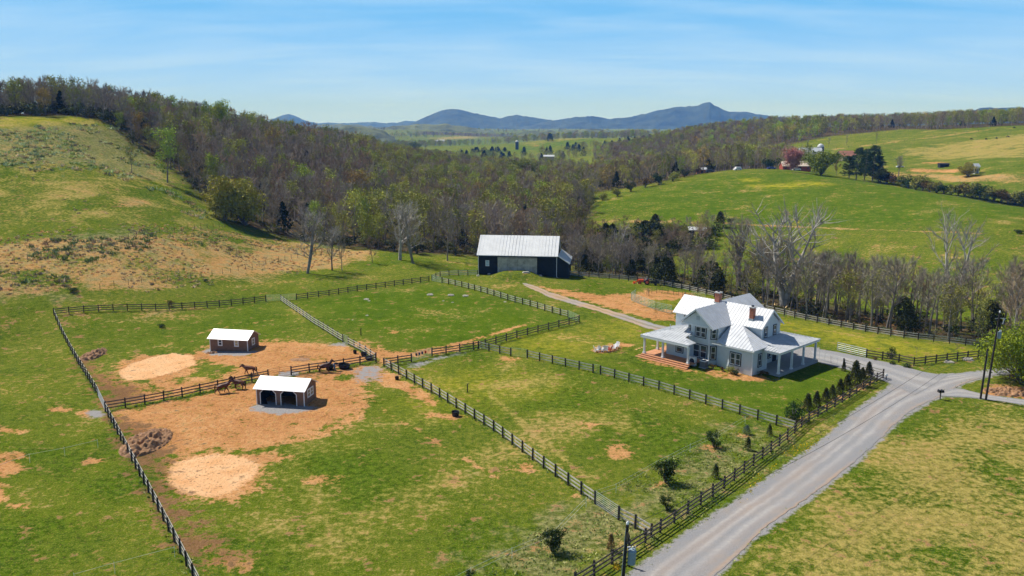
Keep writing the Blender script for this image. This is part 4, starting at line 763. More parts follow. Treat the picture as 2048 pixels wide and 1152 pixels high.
# ------------------------------------------------------------------ fences and gates
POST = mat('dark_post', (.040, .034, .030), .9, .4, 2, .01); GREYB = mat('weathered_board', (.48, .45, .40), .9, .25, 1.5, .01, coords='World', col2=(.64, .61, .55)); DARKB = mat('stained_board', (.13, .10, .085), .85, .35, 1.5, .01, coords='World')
GREENM = mat('pale_green_gate_paint', (.30, .44, .34), .5, .1, 3, spec=.5); GALV = mat('galvanised_steel', (.42, .46, .48), .4, .12, 4, metal=.3, spec=.5); REDM = mat('rusty_red_gate_paint', (.30, .09, .06), .6, .3, 3)
WHITE = mat('white_paint', (.78, .79, .78), .6, .06, 2); BLACK = mat('black_plastic', (.015, .015, .017), .5, .2, 3, spec=.4)
def fence(key, label, bm, side=0.09, spacing=2.45, name='board_fence', rails=(.34, .74, 1.14), ph=1.38, first=True, last=True, group='dark-posted board fences of the paddocks and yard'):
    P = np.array([p[:2] for p in (FW[key] if isinstance(key, str) else key)]); _, L_ = resample(P, 2); n = max(1, round(L_ / spacing)); A, _ = resample(P, n + 1)
    base = on(A[0, 0], A[0, 1]); o = thing(name, base, label, 'fence', group); loc = [(x - base[0], y - base[1], H1(x, y) - base[2]) for x, y in A]
    pw = .15
    for i, q in enumerate(loc):
        d = A[min(i + 1, n)] - A[max(i - 1, 0)]; MB().box((0, 0, ph / 2 - .15), (pw, pw, ph + .3 + random.uniform(-.03, .05)), math.atan2(d[1], d[0])).build('post', POST, o, loc=q).rotation_euler = (random.uniform(-.025, .025), random.uniform(-.025, .025), 0)
    for h in rails:
        mb = MB()
        for a, b in zip(loc[:-1], loc[1:]):
            a_ = Vector(a); b_ = Vector(b); d = b_ - a_; nrm = Vector((-d.y, d.x, 0)).normalized() * side; j = random.uniform(-.02, .02)
            mb.beam(a_ + nrm + Vector((0, 0, h + j)), b_ + nrm + Vector((0, 0, h + random.uniform(-.02, .02))), .03, .15)
        mb.build('rail', bm, o)
    return o
def gate(a, b, label, m, kind='tube', h=1.25, bars=6, rad=.021):
    A = G(*a) if len(a) == 2 else a; B = G(*b) if len(b) == 2 else b; o = thing('field_gate', A, label, 'gate', None, math.atan2(B[1] - A[1], B[0] - A[0])); w = math.hypot(B[0] - A[0], B[1] - A[1]); dz = (B[2] - A[2]); r = rad
    f = MB(); x0, x1 = .14, w - .14; zz = lambda x: dz * x / w + .12
    f.tube([(x0, 0, zz(x0)), (x0, 0, zz(x0) + h)], r, 6).tube([(x1, 0, zz(x1)), (x1, 0, zz(x1) + h)], r, 6).tube([(x0, 0, zz(x0) + h), (x1, 0, zz(x1) + h)], r, 6).tube([(x0, 0, zz(x0)), (x1, 0, zz(x1))], r, 6)
    for k in range(1, max(2, int(w / 1.2))): x = x0 + (x1 - x0) * k / max(2, int(w / 1.2)); f.tube([(x, 0, zz(x)), (x, 0, zz(x) + h)], r * .7, 5)
    f.build('frame', m, o)
    if kind == 'mesh':
        g = MB(); nx = int(w / .25)
        for k in range(1, nx): x = x0 + (x1 - x0) * k / nx; g.tube([(x, 0, zz(x)), (x, 0, zz(x) + h)], .008, 3, False)
        for k in range(1, 9): z = h * k / 9; g.tube([(x0, 0, zz(x0) + z), (x1, 0, zz(x1) + z)], .010, 3, False)
        g.build('wire_mesh', m, o)
    else:
        for k in range(1, bars): z = h * k / bars; MB().tube([(x0, 0, zz(x0) + z), (x1, 0, zz(x1) + z)], r * .85, 5).build('bar', m, o)
    return o
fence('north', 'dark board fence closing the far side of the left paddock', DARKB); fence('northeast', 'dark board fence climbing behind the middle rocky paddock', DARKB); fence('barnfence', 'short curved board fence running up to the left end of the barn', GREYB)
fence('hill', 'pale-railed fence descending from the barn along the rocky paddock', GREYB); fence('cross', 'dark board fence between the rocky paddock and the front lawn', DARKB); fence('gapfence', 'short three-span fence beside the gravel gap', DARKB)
fence('long', 'long pale-railed fence running down to the right through the front paddocks', GREYB); fence('longend', 'short pale-railed end of the fence by the roadside corner', GREYB)
fence('yard1', 'pale-railed fence piece left of the green yard gate', GREYB); fence('yard2', 'pale-railed fence between the two green yard gates', GREYB); fence('yard3', 'pale-railed fence along the front of the house lawn', GREYB)
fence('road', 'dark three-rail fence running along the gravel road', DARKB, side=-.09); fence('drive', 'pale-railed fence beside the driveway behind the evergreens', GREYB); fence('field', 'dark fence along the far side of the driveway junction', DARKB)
fence('back', 'long pale back fence separating the yard from the creek trees', GREYB); fence('leftfar', 'pale-topped fence down the left side of the upper paddock', GREYB, side=.09); fence('leftnear', 'pale-topped fence down the left side of the lower paddock to the frame edge', GREYB)
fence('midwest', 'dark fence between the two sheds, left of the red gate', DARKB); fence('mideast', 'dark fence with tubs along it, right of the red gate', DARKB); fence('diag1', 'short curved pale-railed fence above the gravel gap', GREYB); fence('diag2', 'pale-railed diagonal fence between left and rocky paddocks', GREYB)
gate((532, 603), (562, 602), 'pale green mesh gate at the far fence, left one of the pair', GREENM, 'mesh'); gate((562, 602), (593, 600), 'pale green mesh gate at the far fence, right one of the pair', GREENM, 'mesh')
gate((863, 562), (884, 566), 'pale green mesh gate at the top corner of the rocky paddock', GREENM, 'mesh'); gate((1136, 635), (1158, 645), 'pale green tube gate at the corner nearest the farm track', GREENM)
CG = gate((823, 724), (864, 712), 'galvanised gate hung with blue buckets and a red one', GALV, 'mesh'); gate((1190, 1008), (1237, 1040), 'bright galvanised multi-bar gate near the bottom of the long fence', GALV)
gate((1021.5, 712), (1054.7, 716), 'pale green tube gate, wider one in the lawn fence', GREENM); gate((1186, 746), (1201, 749), 'narrow pale green walk gate in the lawn fence', GREENM, bars=5)
gate((1637, 718.5), (1661.6, 727.5), 'pale mesh driveway gate nearest the side porch', GALV, 'mesh'); gate((1661.6, 727.5), (1687, 734), 'pale mesh driveway gate nearest the small cypress', GALV, 'mesh')
gate((1673, 700.5), (1733, 715), 'long pale tube gate standing open beyond the driveway', GALV, bars=4, rad=.045); gate((196, 792), (211, 824), 'pale galvanised mesh gate in the left fence', GALV, 'mesh'); gate((537, 757), (583, 750), 'thin red tube gate between the two sheds', REDM, bars=4); gate((686, 684), (697, 689), 'small galvanised gate in the diagonal fence', GALV)
# buckets and a halter hung on the gravel-gap gate
ga_, gb_ = G(823, 724), G(864, 712)
for k, (f, c, lb) in enumerate(((.22, (.01, .015, .04), 'dark blue bucket hung leftmost on the galvanised gate'), (.36, (.02, .06, .22), 'blue bucket hung second on the galvanised gate'), (.50, (.02, .05, .18), 'blue bucket hung third on the galvanised gate'), (.66, (.55, .03, .03), 'red bucket hung on the galvanised gate'))):
    x = ga_[0] * (1 - f) + gb_[0] * f + .1; y = ga_[1] * (1 - f) + gb_[1] * f - .22; z = H1(x, y) + .85; t = thing('bucket', (x, y, z), lb, 'bucket', 'buckets hung on the galvanised gate')
    m = mat('bucket_' + ('red' if c[0] > .3 else 'navy' if c[2] < .1 else 'blue' if c[2] > .2 else 'blue_dark'), c, .4, .1, 3, spec=.5); MB().tube_z((0, 0, 0), [(.13, 0), (.17, .34), (.18, .36), (.15, .35), (.11, .05)], 12).build('pail', m, t)
    MB().tube([(-.17, 0, .34), (-.1, .04, .48), (0, .06, .52), (.1, .04, .48), (.17, 0, .34)], .012, 5).build('handle', GALV, t)
# corral panels by the barn track, and an old round pen behind them
gate((1262, 601), (1311, 620), 'pale green corral panel beside the track, left one', GREENM, h=1.5, bars=5, rad=.04); gate((1312, 620.5), (1344, 628), 'pale green corral panel beside the track, right one', GREENM, h=1.5, bars=5, rad=.04)
gate((1262, 601), (1271, 594), 'short pale green corral panel turned away at the left end', GREENM, h=1.5, bars=5, rad=.04); gate((1382, 596), (1412, 601), 'white rail panel behind the farmhouse ridge', WHITE, bars=4)
pen = thing('round_pen', G(1335, 588), 'thin weathered wire round pen on the bare clay near the tractor', 'pen'); c0 = G(1325, 592)
angs = np.linspace(R(-30), R(200), 14); pp = []
for a in angs:
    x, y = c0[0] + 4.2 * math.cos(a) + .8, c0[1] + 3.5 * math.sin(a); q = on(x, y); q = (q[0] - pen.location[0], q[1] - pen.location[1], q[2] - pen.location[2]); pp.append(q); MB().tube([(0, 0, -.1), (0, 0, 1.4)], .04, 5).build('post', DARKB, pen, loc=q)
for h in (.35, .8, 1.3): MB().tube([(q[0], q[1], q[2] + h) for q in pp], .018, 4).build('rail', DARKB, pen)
# wire fences on the left hill, only their stakes showing
def stakes(pts, n, label, hh=1.3, wires=(.5, 1.0), r=.05):
    W_ = GP(pts); A, _ = resample(W_, n); b = on(*A[0]); o = thing('wire_fence', b, label, 'fence'); lc = [(x - b[0], y - b[1], H1(x, y) - b[2]) for x, y in A]
    for q in lc: MB().tube([(0, 0, -.2), (random.uniform(-.08, .08), random.uniform(-.06, .06), hh * random.uniform(.8, 1.2))], [r, r * .8], 5).build('stake', POST, o, loc=q)
    for h in wires: MB().tube([(q[0], q[1], q[2] + h) for q in lc], .006, 3, False).build('wire', GALV, o)
stakes([(0, 530), (100, 510), (170, 500), (260, 478), (350, 463), (450, 455)], 26, 'line of leaning dark stakes across the top of the straw belt on the left'); stakes([(200, 578), (330, 562), (450, 548), (560, 523), (640, 508), (690, 500)], 30, 'line of old stakes crossing the straw field towards the lone bare trees')
stakes([(1650, 300), (1760, 290), (1900, 271), (1980, 262)], 16, 'faint dark stake line across the far right pasture', 1.6, (), .09)
WHITER = mat('white_rope', (.80, .85, .78), .6, .05, 5)
def rope(pts, label, hs=(.55, .95)):
    W_ = GP(pts); b = W_[0]; o = thing('rope_fence', b, label, 'fence')
    for p in W_: MB().tube([(0, 0, -.1), (0, 0, 1.05)], .016, 5).build('stake', WHITER, o, loc=(p[0] - b[0], p[1] - b[1], p[2] - b[2]))
    for h in hs: MB().tube([(p[0] - b[0], p[1] - b[1], p[2] - b[2] + h) for p in W_], .011, 4, False).build('rope', WHITER, o)
rope([(1178, 1004), (1232, 986), (1312, 940), (1380, 905), (1436, 880), (1490, 848)], 'white electric rope on thin stakes crossing the young tree strip to the lawn fence'); rope([(900, 1180), (942, 1158), (1024, 1117), (1107, 1082), (1172, 1014)], 'white electric rope on thin stakes running from the frame bottom to the bright gate')
rope([(-30, 958), (60, 925), (130, 912), (196, 896)], 'white electric rope reaching the left gate from the frame edge', (.95,)); rope([(150, 1170), (230, 1147), (350, 1115)], 'white electric rope meeting the left fence at the bottom', (.95,))

# ------------------------------------------------------------------ roofs, walls, windows
ROOFM = mat('white_metal_roof', (.60, .62, .65), .45, .12, .8, 0, metal=0, spec=.35, detail=6); ROOFO = mat('old_painted_roof', (.46, .49, .52), .5, .16, .6, 0, col2=(.64, .66, .69), spec=.3, detail=7)
SIDING = mat('white_clapboard', (.62, .68, .71), .7, .05, 1.5, wave=('Z', 1.35, .02, 'SAW')); TRIMW = mat('white_trim', (.76, .78, .79), .6, .05, 2); DTRIM = mat('dark_window_trim', (.018, .024, .034), .5, .2, 3)
GLASS = bpy.data.materials.new('window_glass'); GLASS.use_nodes = True; _b = GLASS.node_tree.nodes['Principled BSDF']; _b.inputs['Base Color'].default_value = (.03, .04, .05, 1); _b.inputs['Roughness'].default_value = .06; _b.inputs['Specular IOR Level'].default_value = .8
BRICK = mat('red_brick', (.38, .13, .08), .9, .3, 6, .01, col2=(.48, .2, .12)); DECK = mat('orange_deck_boards', (.56, .27, .14), .7, .18, 2, .0, wave=('X', 1.1, .01, 'SIN')); STONE = mat('grey_slab', (.36, .38, .40), .85, .12, 2); BROWNW = mat('brown_board_siding', (.21, .128, .085), .85, .15, 2, wave=('X', 1.3, .015, 'SAW'))
def seams(mb, pts, step, h=.045, w=.035):
    """raised standing seams running up the slope of a convex roof plane"""
    p = [Vector(q) for q in pts]; n = (p[1] - p[0]).cross(p[2] - p[0]).normalized()
    if n.z < 0: n = -n
    up = (Vector((0, 0, 1)) - n * n.z).normalized(); ax = up.cross(n).normalized(); S_ = [((q - p[0]).dot(ax), (q - p[0]).dot(up)) for q in p]; a = min(s[0] for s in S_) + step * .5; b = max(s[0] for s in S_)
    while a < b:
        cr_ = []
        for (x0, y0), (x1, y1) in zip(S_, S_[1:] + S_[:1]):
            if (x0 - a) * (x1 - a) < 0: cr_.append(y0 + (y1 - y0) * (a - x0) / (x1 - x0))
        if len(cr_) >= 2 and max(cr_) - min(cr_) > .15:
            q0 = p[0] + ax * a + up * min(cr_) + n * h * .4; q1 = p[0] + ax * a + up * max(cr_) + n * h * .4; mb.beam(q0, q1, w, h)
        a += step
    return mb
def roof(parent, planes, m, th=.12, step=.5, name='roof', **k):
    mb = MB()
    for P in planes: mb.slab(P, th); seams(mb, P, step)
    return mb.build(name, m, parent, **k)
def window(parent, c, ang, w, h, double=False, glass=GLASS, trim=DTRIM, sash=TRIMW, fr=.13):
    """a window whose face looks along ang (radians, local frame); c is its centre on the wall"""
    o = MB(); ww = w * (2.1 if double else 1)
    def B(mb, x, y, z, dx_, dy_, dz_): 
        a = ang + math.pi / 2; X, Y = rot2(x, y, a); return mb.box((c[0] + X, c[1] + Y, c[2] + z), (dx_, dy_, dz_), a)
    B(o, 0, -.02, h / 2 + fr / 2, ww + 2 * fr, .10, fr); B(o, 0, -.02, -h / 2 - fr / 2, ww + 2 * fr, .12, fr)
    for s in (-1, 1): B(o, s * (ww / 2 + fr / 2), -.02, 0, fr, .10, h)
    if double: B(o, 0, -.02, 0, w * .1, .10, h)
    f = o.build('window', trim, parent)
    g = MB(); B(g, 0, .0, 0, ww, .06, h); g.build('pane', glass, f)
    s_ = MB()
    for cx in ((-w * .55, w * .55) if double else (0,)):
        for q in (-1, 1): B(s_, cx + q * (w / 2 - .04), -.035, 0, .08, .05, h)
        for z in (-h / 2 + .04, 0, h / 2 - .04): B(s_, cx, -.04, z, w, .05, .07)
    s_.build('sash', sash, f); return f

HO = (20.21, 124.19); HZ = H1(26, 128); HA = R(-47)
house = thing('farmhouse', (HO[0], HO[1], HZ), 'white two-storey farmhouse with pale metal roofs, two brick chimneys and porches', 'house', None, HA)
w = MB(); w.prism([(-.9, 9.7), (14.6, 9.7), (14.6, 15.1), (-.9, 15.1)], -.5, 5.8).prism([(2.2, 15.1), (8.4, 15.1), (8.4, 21), (2.2, 21)], -.5, 5.8)
w.prism([(3.8, 6.4), (5.4, 5.2), (8.5, 5.2), (9.4, 6.3), (9.4, 9.7), (3.8, 9.7)], -.5, 5.8).prism([(9.4, 6.1), (12.2, 5.2), (16, 5.2), (16, 9.1), (14.6, 9.69), (9.4, 9.69)], -.5, 3.62).prism([(1.6, 4.0), (5.8, 4.0), (5.8, 5.4), (3.8, 6.5), (3.8, 9.69), (1.6, 9.69)], -.5, 4.15)
for x in (-.88, 14.58): w.poly([(x, 9.7, 5.8), (x, 15.1, 5.8), (x, 12.4, 8.05)])
w.poly([(2.25, 20.98, 5.8), (8.35, 20.98, 5.8), (5.3, 20.98, 7.95)]); w.prism([(3.6, 5.0), (9.5, 5.0), (9.5, 6.4), (3.6, 6.4)], 5.62, 5.8); w.poly([(3.6, 4.98, 5.8), (9.5, 4.98, 5.8), (6.5, 4.98, 8.1)])
w.build('wall', SIDING, house)
roof(house, [[(-1.3, 9.3, 5.9), (15, 9.3, 5.9), (15, 12.4, 8.4), (-1.3, 12.4, 8.4)], [(-1.3, 15.5, 5.9), (-1.3, 12.4, 8.4), (15, 12.4, 8.4), (15, 15.5, 5.9)],
  [(9.75, 9.35, 5.93), (11.6, 9.35, 5.93), (16.4, 4.8, 3.65), (12.2, 4.8, 3.65)], [(9.75, 9.35, 5.93), (12.2, 4.8, 3.65), (9.65, 5.5, 3.65)], [(11.6, 9.35, 5.93), (16.4, 9.2, 3.65), (16.4, 4.8, 3.65)],
  [(3.2, 4.3, 5.78), (6.5, 4.3, 8.42), (6.5, 12.35, 8.42), (3.2, 9.15, 5.78)], [(9.8, 4.3, 5.78), (9.8, 9.15, 5.78), (6.5, 12.35, 8.42), (6.5, 4.3, 8.42)],
  [(8.9, 12.9, 5.78), (8.9, 21.5, 5.78), (5.3, 21.5, 8.3), (5.3, 12.5, 8.3)], [(1.7, 12.9, 5.78), (5.3, 12.5, 8.3), (5.3, 21.5, 8.3), (1.7, 21.5, 5.78)]], ROOFM, .11, .55)
rp = lambda x: 3.5 + .25 * (x + 1.4); fp = lambda y: 3.5 + .25 * (y - 1.2)
roof(house, [[(-1.4, 1.2, 3.5), (7.6, 1.2, 3.5), (5.6, 3.2, fp(3.2)), (5.6, 5.3, fp(5.3)), (3.8, 6.4, fp(6.4))], [(7.6, 1.2, 3.5), (7.6, 3.2, 3.5), (5.6, 3.2, fp(3.2))], [(-1.4, 1.2, 3.5), (3.8, 6.4, rp(3.8)), (3.8, 9.7, rp(3.8)), (-1.4, 9.7, 3.5)]], ROOFO, .12, .5, 'porch_roof')
roof(house, [[(19.1, 7.4, 3.45), (19.1, 19.5, 3.45), (14.62, 15.1, 4.25), (14.62, 9.6, 4.25), (16.2, 8.9, 3.97), (17.6, 8.9, 3.72)], [(16.42, 7.4, 3.45), (19.1, 7.4, 3.45), (17.6, 8.9, 3.72), (16.42, 8.9, 3.72)], [(19.1, 19.5, 3.45), (8.4, 19.5, 3.45), (8.4, 15.1, 4.25), (14.62, 15.1, 4.25)]], ROOFO, .12, .5, 'porch_roof')
tr_ = MB()   # fascia, corner boards and frieze
tr_.beam((3.25, 4.36, 5.62), (6.5, 4.36, 8.26), .05, .22).beam((9.75, 4.36, 5.62), (6.5, 4.36, 8.26), .05, .22).beam((15.0, 9.3, 5.74), (15.0, 12.4, 8.22), .05, .2).beam((15.0, 15.5, 5.74), (15.0, 12.4, 8.22), .05, .2)
tr_.bbox(-1.4, 7.6, 1.2, 1.35, 3.1, 3.37).bbox(-1.4, -1.25, 1.2, 9.7, 3.1, 3.37).bbox(18.85, 19.0, 7.5, 19.4, 3.05, 3.32).bbox(16.5, 19.0, 7.45, 7.6, 3.05, 3.32)
for x, y in ((16, 5.2), (8.5, 5.2), (9.4, 6.3), (5.4, 5.2), (16, 9.1), (14.6, 9.7)): tr_.bbox(x - .07, x + .07, y - .07, y + .07, -.4, 3.6 if x > 9.5 and x != 14.6 else 5.8)
tr_.bbox(3.6, 9.5, 4.93, 4.99, 5.6, 5.82).bbox(9.3, 16.45, 4.77, 4.83, 3.42, 3.53).build('trim', TRIMW, house)
MB().tube([(8.7, 4.5, 5.6), (8.75, 5.05, 5.3), (8.75, 5.05, .2)], .05, 6).tube([(14.72, 9.35, 5.7), (14.72, 9.6, 5.4), (14.72, 9.6, 4.3)], .05, 6).build('downspout', TRIMW, house)
window(house, (7.0, 5.19, 4.75), R(-90), .85, 1.55, True); window(house, (7.0, 5.19, 1.75), R(-90), 1.15, 2.0, True); window(house, (8.98, 5.72, 4.75), R(-39), .75, 1.55); window(house, (8.98, 5.72, 1.75), R(-39), .75, 2.0); window(house, (4.6, 5.79, 4.9), R(-127), .7, 1.5)
window(house, (13.2, 5.19, 1.8), R(-90), .8, 1.75, True); window(house, (16.01, 7.2, 1.8), 0, .8, 1.8); window(house, (14.61, 10.9, 5.12), 0, .72, 1.4); window(house, (14.61, 13.5, 5.12), 0, .72, 1.4); window(house, (4.1, 3.99, 2.0), R(-90), 1.15, 1.5)
window(house, (14.61, 10.7, 1.8), 0, .9, 1.7); window(house, (14.61, 12.3, 1.8), 0, .8, 1.7); window(house, (-.91, 11.2, 4.5), R(180), .8, 1.5); window(house, (1.59, 7.5, 2.0), R(180), .9, 1.5)
window(house, (1.2, 9.69, 5.0), R(-90), .7, 1.2); window(house, (8.41, 18, 4.7), 0, .8, 1.4); window(house, (8.41, 17, 1.8), 0, .8, 1.6)
dr = MB().bbox(14.6, 14.68, 13.3, 14.4, .12, 2.3).build('door', DTRIM, house); MB().bbox(14.68, 14.70, 13.45, 14.25, 1.2, 2.1).build('pane', GLASS, dr); MB().box((14.73, 13.5, 1.1), (.08, .12, .05)).build('handle', GALV, dr)
MB().bbox(6.25, 6.85, 4.94, 4.975, 6.6, 7.2).build('gable_vent', mat('grey_louvre', (.45, .5, .53), .7, .1, 20), house)
def chimney(x, y, z0, z1, s=.75):
    c = MB().box((x, y, (z0 + z1) / 2), (s, s, z1 - z0)).build('chimney', BRICK, house); MB().box((x, y, z1 + .08), (s + .16, s + .16, .16)).build('chimney_cap', mat('mortar_cap', (.5, .5, .5), .8, .1, 3), c); MB().tube_z((x, y, z1 + .16), [(.2, 0), (.2, .22)], 8).build('flue', DTRIM, c); MB().bbox(x - s / 2 - .06, x + s / 2 + .06, y - s / 2 - .08, y - s / 2, z0 + .2, z0 + .55).build('flashing', GALV, c)
chimney(12.4, 10.6, 6.4, 8.6, .68); chimney(5.2, 12.3, 7.6, 9.6, .8)
MB().tube([(1.9, 4.4, 4.2), (1.9, 4.4, 5.1)], .05, 7).tube_z((1.9, 4.4, 5.05), [(.09, 0), (.09, .12)], 8).build('vent_pipe', GALV, house)
MB().bbox(-1.2, 7.8, 1.2, 4.0, .38, .5).bbox(-1.2, 1.6, 4.0, 9.7, .38, .5).bbox(5.8, 7.8, 4.0, 5.15, .38, .499).build('deck', DECK, house); MB().bbox(-1.5, 7.9, .78, 1.19, .2, .3).build('step', DECK, house); MB().bbox(-1.7, 8.0, .36, .77, .02, .12).build('step', DECK, house)
MB().bbox(-1.15, 7.75, 1.28, 1.4, -.3, .37).bbox(-1.15, -1.05, 1.3, 9.6, -.3, .37).build('deck_skirt', DTRIM, house); MB().bbox(14.61, 18.95, 7.9, 19.4, -.3, .12).bbox(8.4, 14.6, 15.11, 19.4, -.3, .119).build('porch_slab', STONE, house)
for x, y, z in ((-.85, 1.6, .5), (2.7, 1.6, .5), (7.35, 1.6, .5), (-.85, 5.0, .5), (-.85, 8.6, .5)): MB().bbox(x - .13, x + .13, y - .13, y + .13, z, 3.1).bbox(x - .2, x + .2, y - .2, y + .2, z, z + .25).bbox(x - .18, x + .18, y - .18, y + .18, 2.9, 3.09).build('porch_post', TRIMW, house)
for y in (8.0, 11.7, 15.2, 18.9): MB().bbox(18.52, 18.78, y - .13, y + .13, .12, 3.06).bbox(18.46, 18.84, y - .19, y + .19, .12, .35).build('porch_post', TRIMW, house)
def HL(x, y, z=0): X, Y = rot2(x, y, HA); return (HO[0] + X, HO[1] + Y, HZ + z)
ac = thing('heat_pump', HL(7.2, 3.1, -.05), 'upright white heat pump unit with round fan beside the porch post', 'heat pump', None, HA); MB().bbox(-.55, .55, -.22, .22, .1, 1.35).build('casing', WHITE, ac); MB().tube([(0, -.225, .72), (0, -.26, .72)], .42, 20).build('fan_grille', DTRIM, ac); MB().bbox(-.6, .6, -.3, .3, 0, .1).build('pad', STONE, ac)
ac = thing('heat_pump', HL(9.0, 3.4, -.05), 'square grey air conditioner unit with white rim on top beside the bay', 'air conditioner', None, HA); MB().bbox(-.45, .45, -.45, .45, .08, 1.0).build('casing', mat('louvred_grey', (.16, .17, .18), .6, .1, 5, wave=('Z', 5, .02, 'SIN')), ac); MB().bbox(-.5, .5, -.5, .5, 1.0, 1.1).build('top', WHITE, ac); MB().tube_z((0, 0, 1.1), [(.34, 0), (.34, .03), (.05, .05)], 18).build('fan_grille', DTRIM, ac); MB().bbox(-.55, .55, -.55, .55, -.02, .08).build('pad', STONE, ac)
for i, (x, y, hh, k, lb) in enumerate(((10.2, 4.0, .9, 'bush2', 'brown-leaved foundation shrub right of the air conditioner'), (11.6, 4.1, .8, 'bush2', 'small sparse foundation shrub left of the double window'), (13.3, 4.2, 1.3, 'bush0', 'olive foundation shrub under the double window'), (14.3, 3.9, 1.0, 'bush3', 'dark foundation shrub at the front house corner'), (16.7, 6.6, .9, 'bush2', 'brown foundation shrub round the house corner by the side porch'), (17.2, 7.3, .7, 'bush2', 'low brown shrub at the foot of the first side porch post'))):
    p = HL(x, y); tree(k, p[0], p[1], hh, lb, 'shrub', None, 'shrub')

# ------------------------------------------------------------------ barn
BA = R(-7); bo = BARN; barn = thing('barn', (bo[0], bo[1], H1(bo[0] + 2, bo[1]) + .1), 'long dark barn with white metal roof and pale sliding doors', 'barn', None, BA)
BLK = mat('black_barn_boards', (.016, .020, .022), .8, .35, 1.5, .0, wave=('Z', 1.2, .02, 'SAW')); DOORB = mat('weathered_door_boards', (.42, .40, .32), .85, .35, .7, .0, wave=('X', 1.3, .02, 'SAW'), col2=(.62, .59, .49))
b = MB().bbox(0, 19, 0, 11, -1.6, 5.0)
for x in (.02, 18.98): b.poly([(x, 0, 5.0), (x, 11, 5.0), (x, 5.5, 8.7)])
b.prism([(19, 0), (21.9, 0), (21.9, 11), (19, 11)], -1.8, 2.9).poly([(19.0, .02, 2.9), (21.9, .02, 2.9), (19.0, .02, 4.9)]).build('wall', BLK, barn)
BR = mat('barn_metal_roof', (.70, .72, .74), .45, .10, .5, 0, col2=(.80, .82, .83), spec=.3, wave=('X', 1.6, .05, 'SIN'), detail=8)
roof(barn, [[(-.35, -.5, 4.72), (19.35, -.5, 4.72), (19.35, 5.5, 8.85), (-.35, 5.5, 8.85)], [(-.35, 11.5, 4.72), (-.35, 5.5, 8.85), (19.35, 5.5, 8.85), (19.35, 11.5, 4.72)]], BR, .12, .8); roof(barn, [[(19.36, -.3, 4.85), (22.2, -.3, 2.95), (22.2, 11.3, 2.95), (19.36, 11.3, 4.85)]], BR, .1, .7, 'lean_to_roof')
for k in range(4):
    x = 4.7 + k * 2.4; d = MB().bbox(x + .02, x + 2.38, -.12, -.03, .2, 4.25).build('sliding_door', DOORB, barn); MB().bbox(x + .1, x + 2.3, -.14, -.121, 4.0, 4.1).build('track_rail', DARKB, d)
MB().bbox(-.06, .06, -.07, .05, -1.2, 5.0).bbox(18.94, 19.06, -.07, .05, -.6, 5.0).build('corner_board', TRIMW, barn); MB().beam((19.0, -.06, -.3), (21.95, -.06, -1.6), .06, .1).beam((19.3, -.36, 4.82), (22.2, -.36, 2.9), .05, .18).build('edge_board', TRIMW, barn)
window(barn, (2.2, -.01, 2.7), R(-90), .8, 1.3, glass=mat('sky_blue_shutter', (.42, .55, .60), .6, .08, 3), trim=TRIMW, fr=.06)
for i, (u, v, lb) in enumerate(((956, 552, 'pale stone at the left foot of the barn'), (978, 549, 'pale stone left of the grassy barn ramp'), (1052, 545.5, 'flat white stone slab before the barn doors'), (1081, 552, 'pale stone right of the grassy barn ramp'))):
    p = G(u, v); MB().box((0, 0, .1), (1.9 if i == 2 else .7, .7, .35), .3, .7).build('stone', mat('pale_stone', (.5, .47, .42), .9, .2, 3), None, lb, 'stone', loc=p)

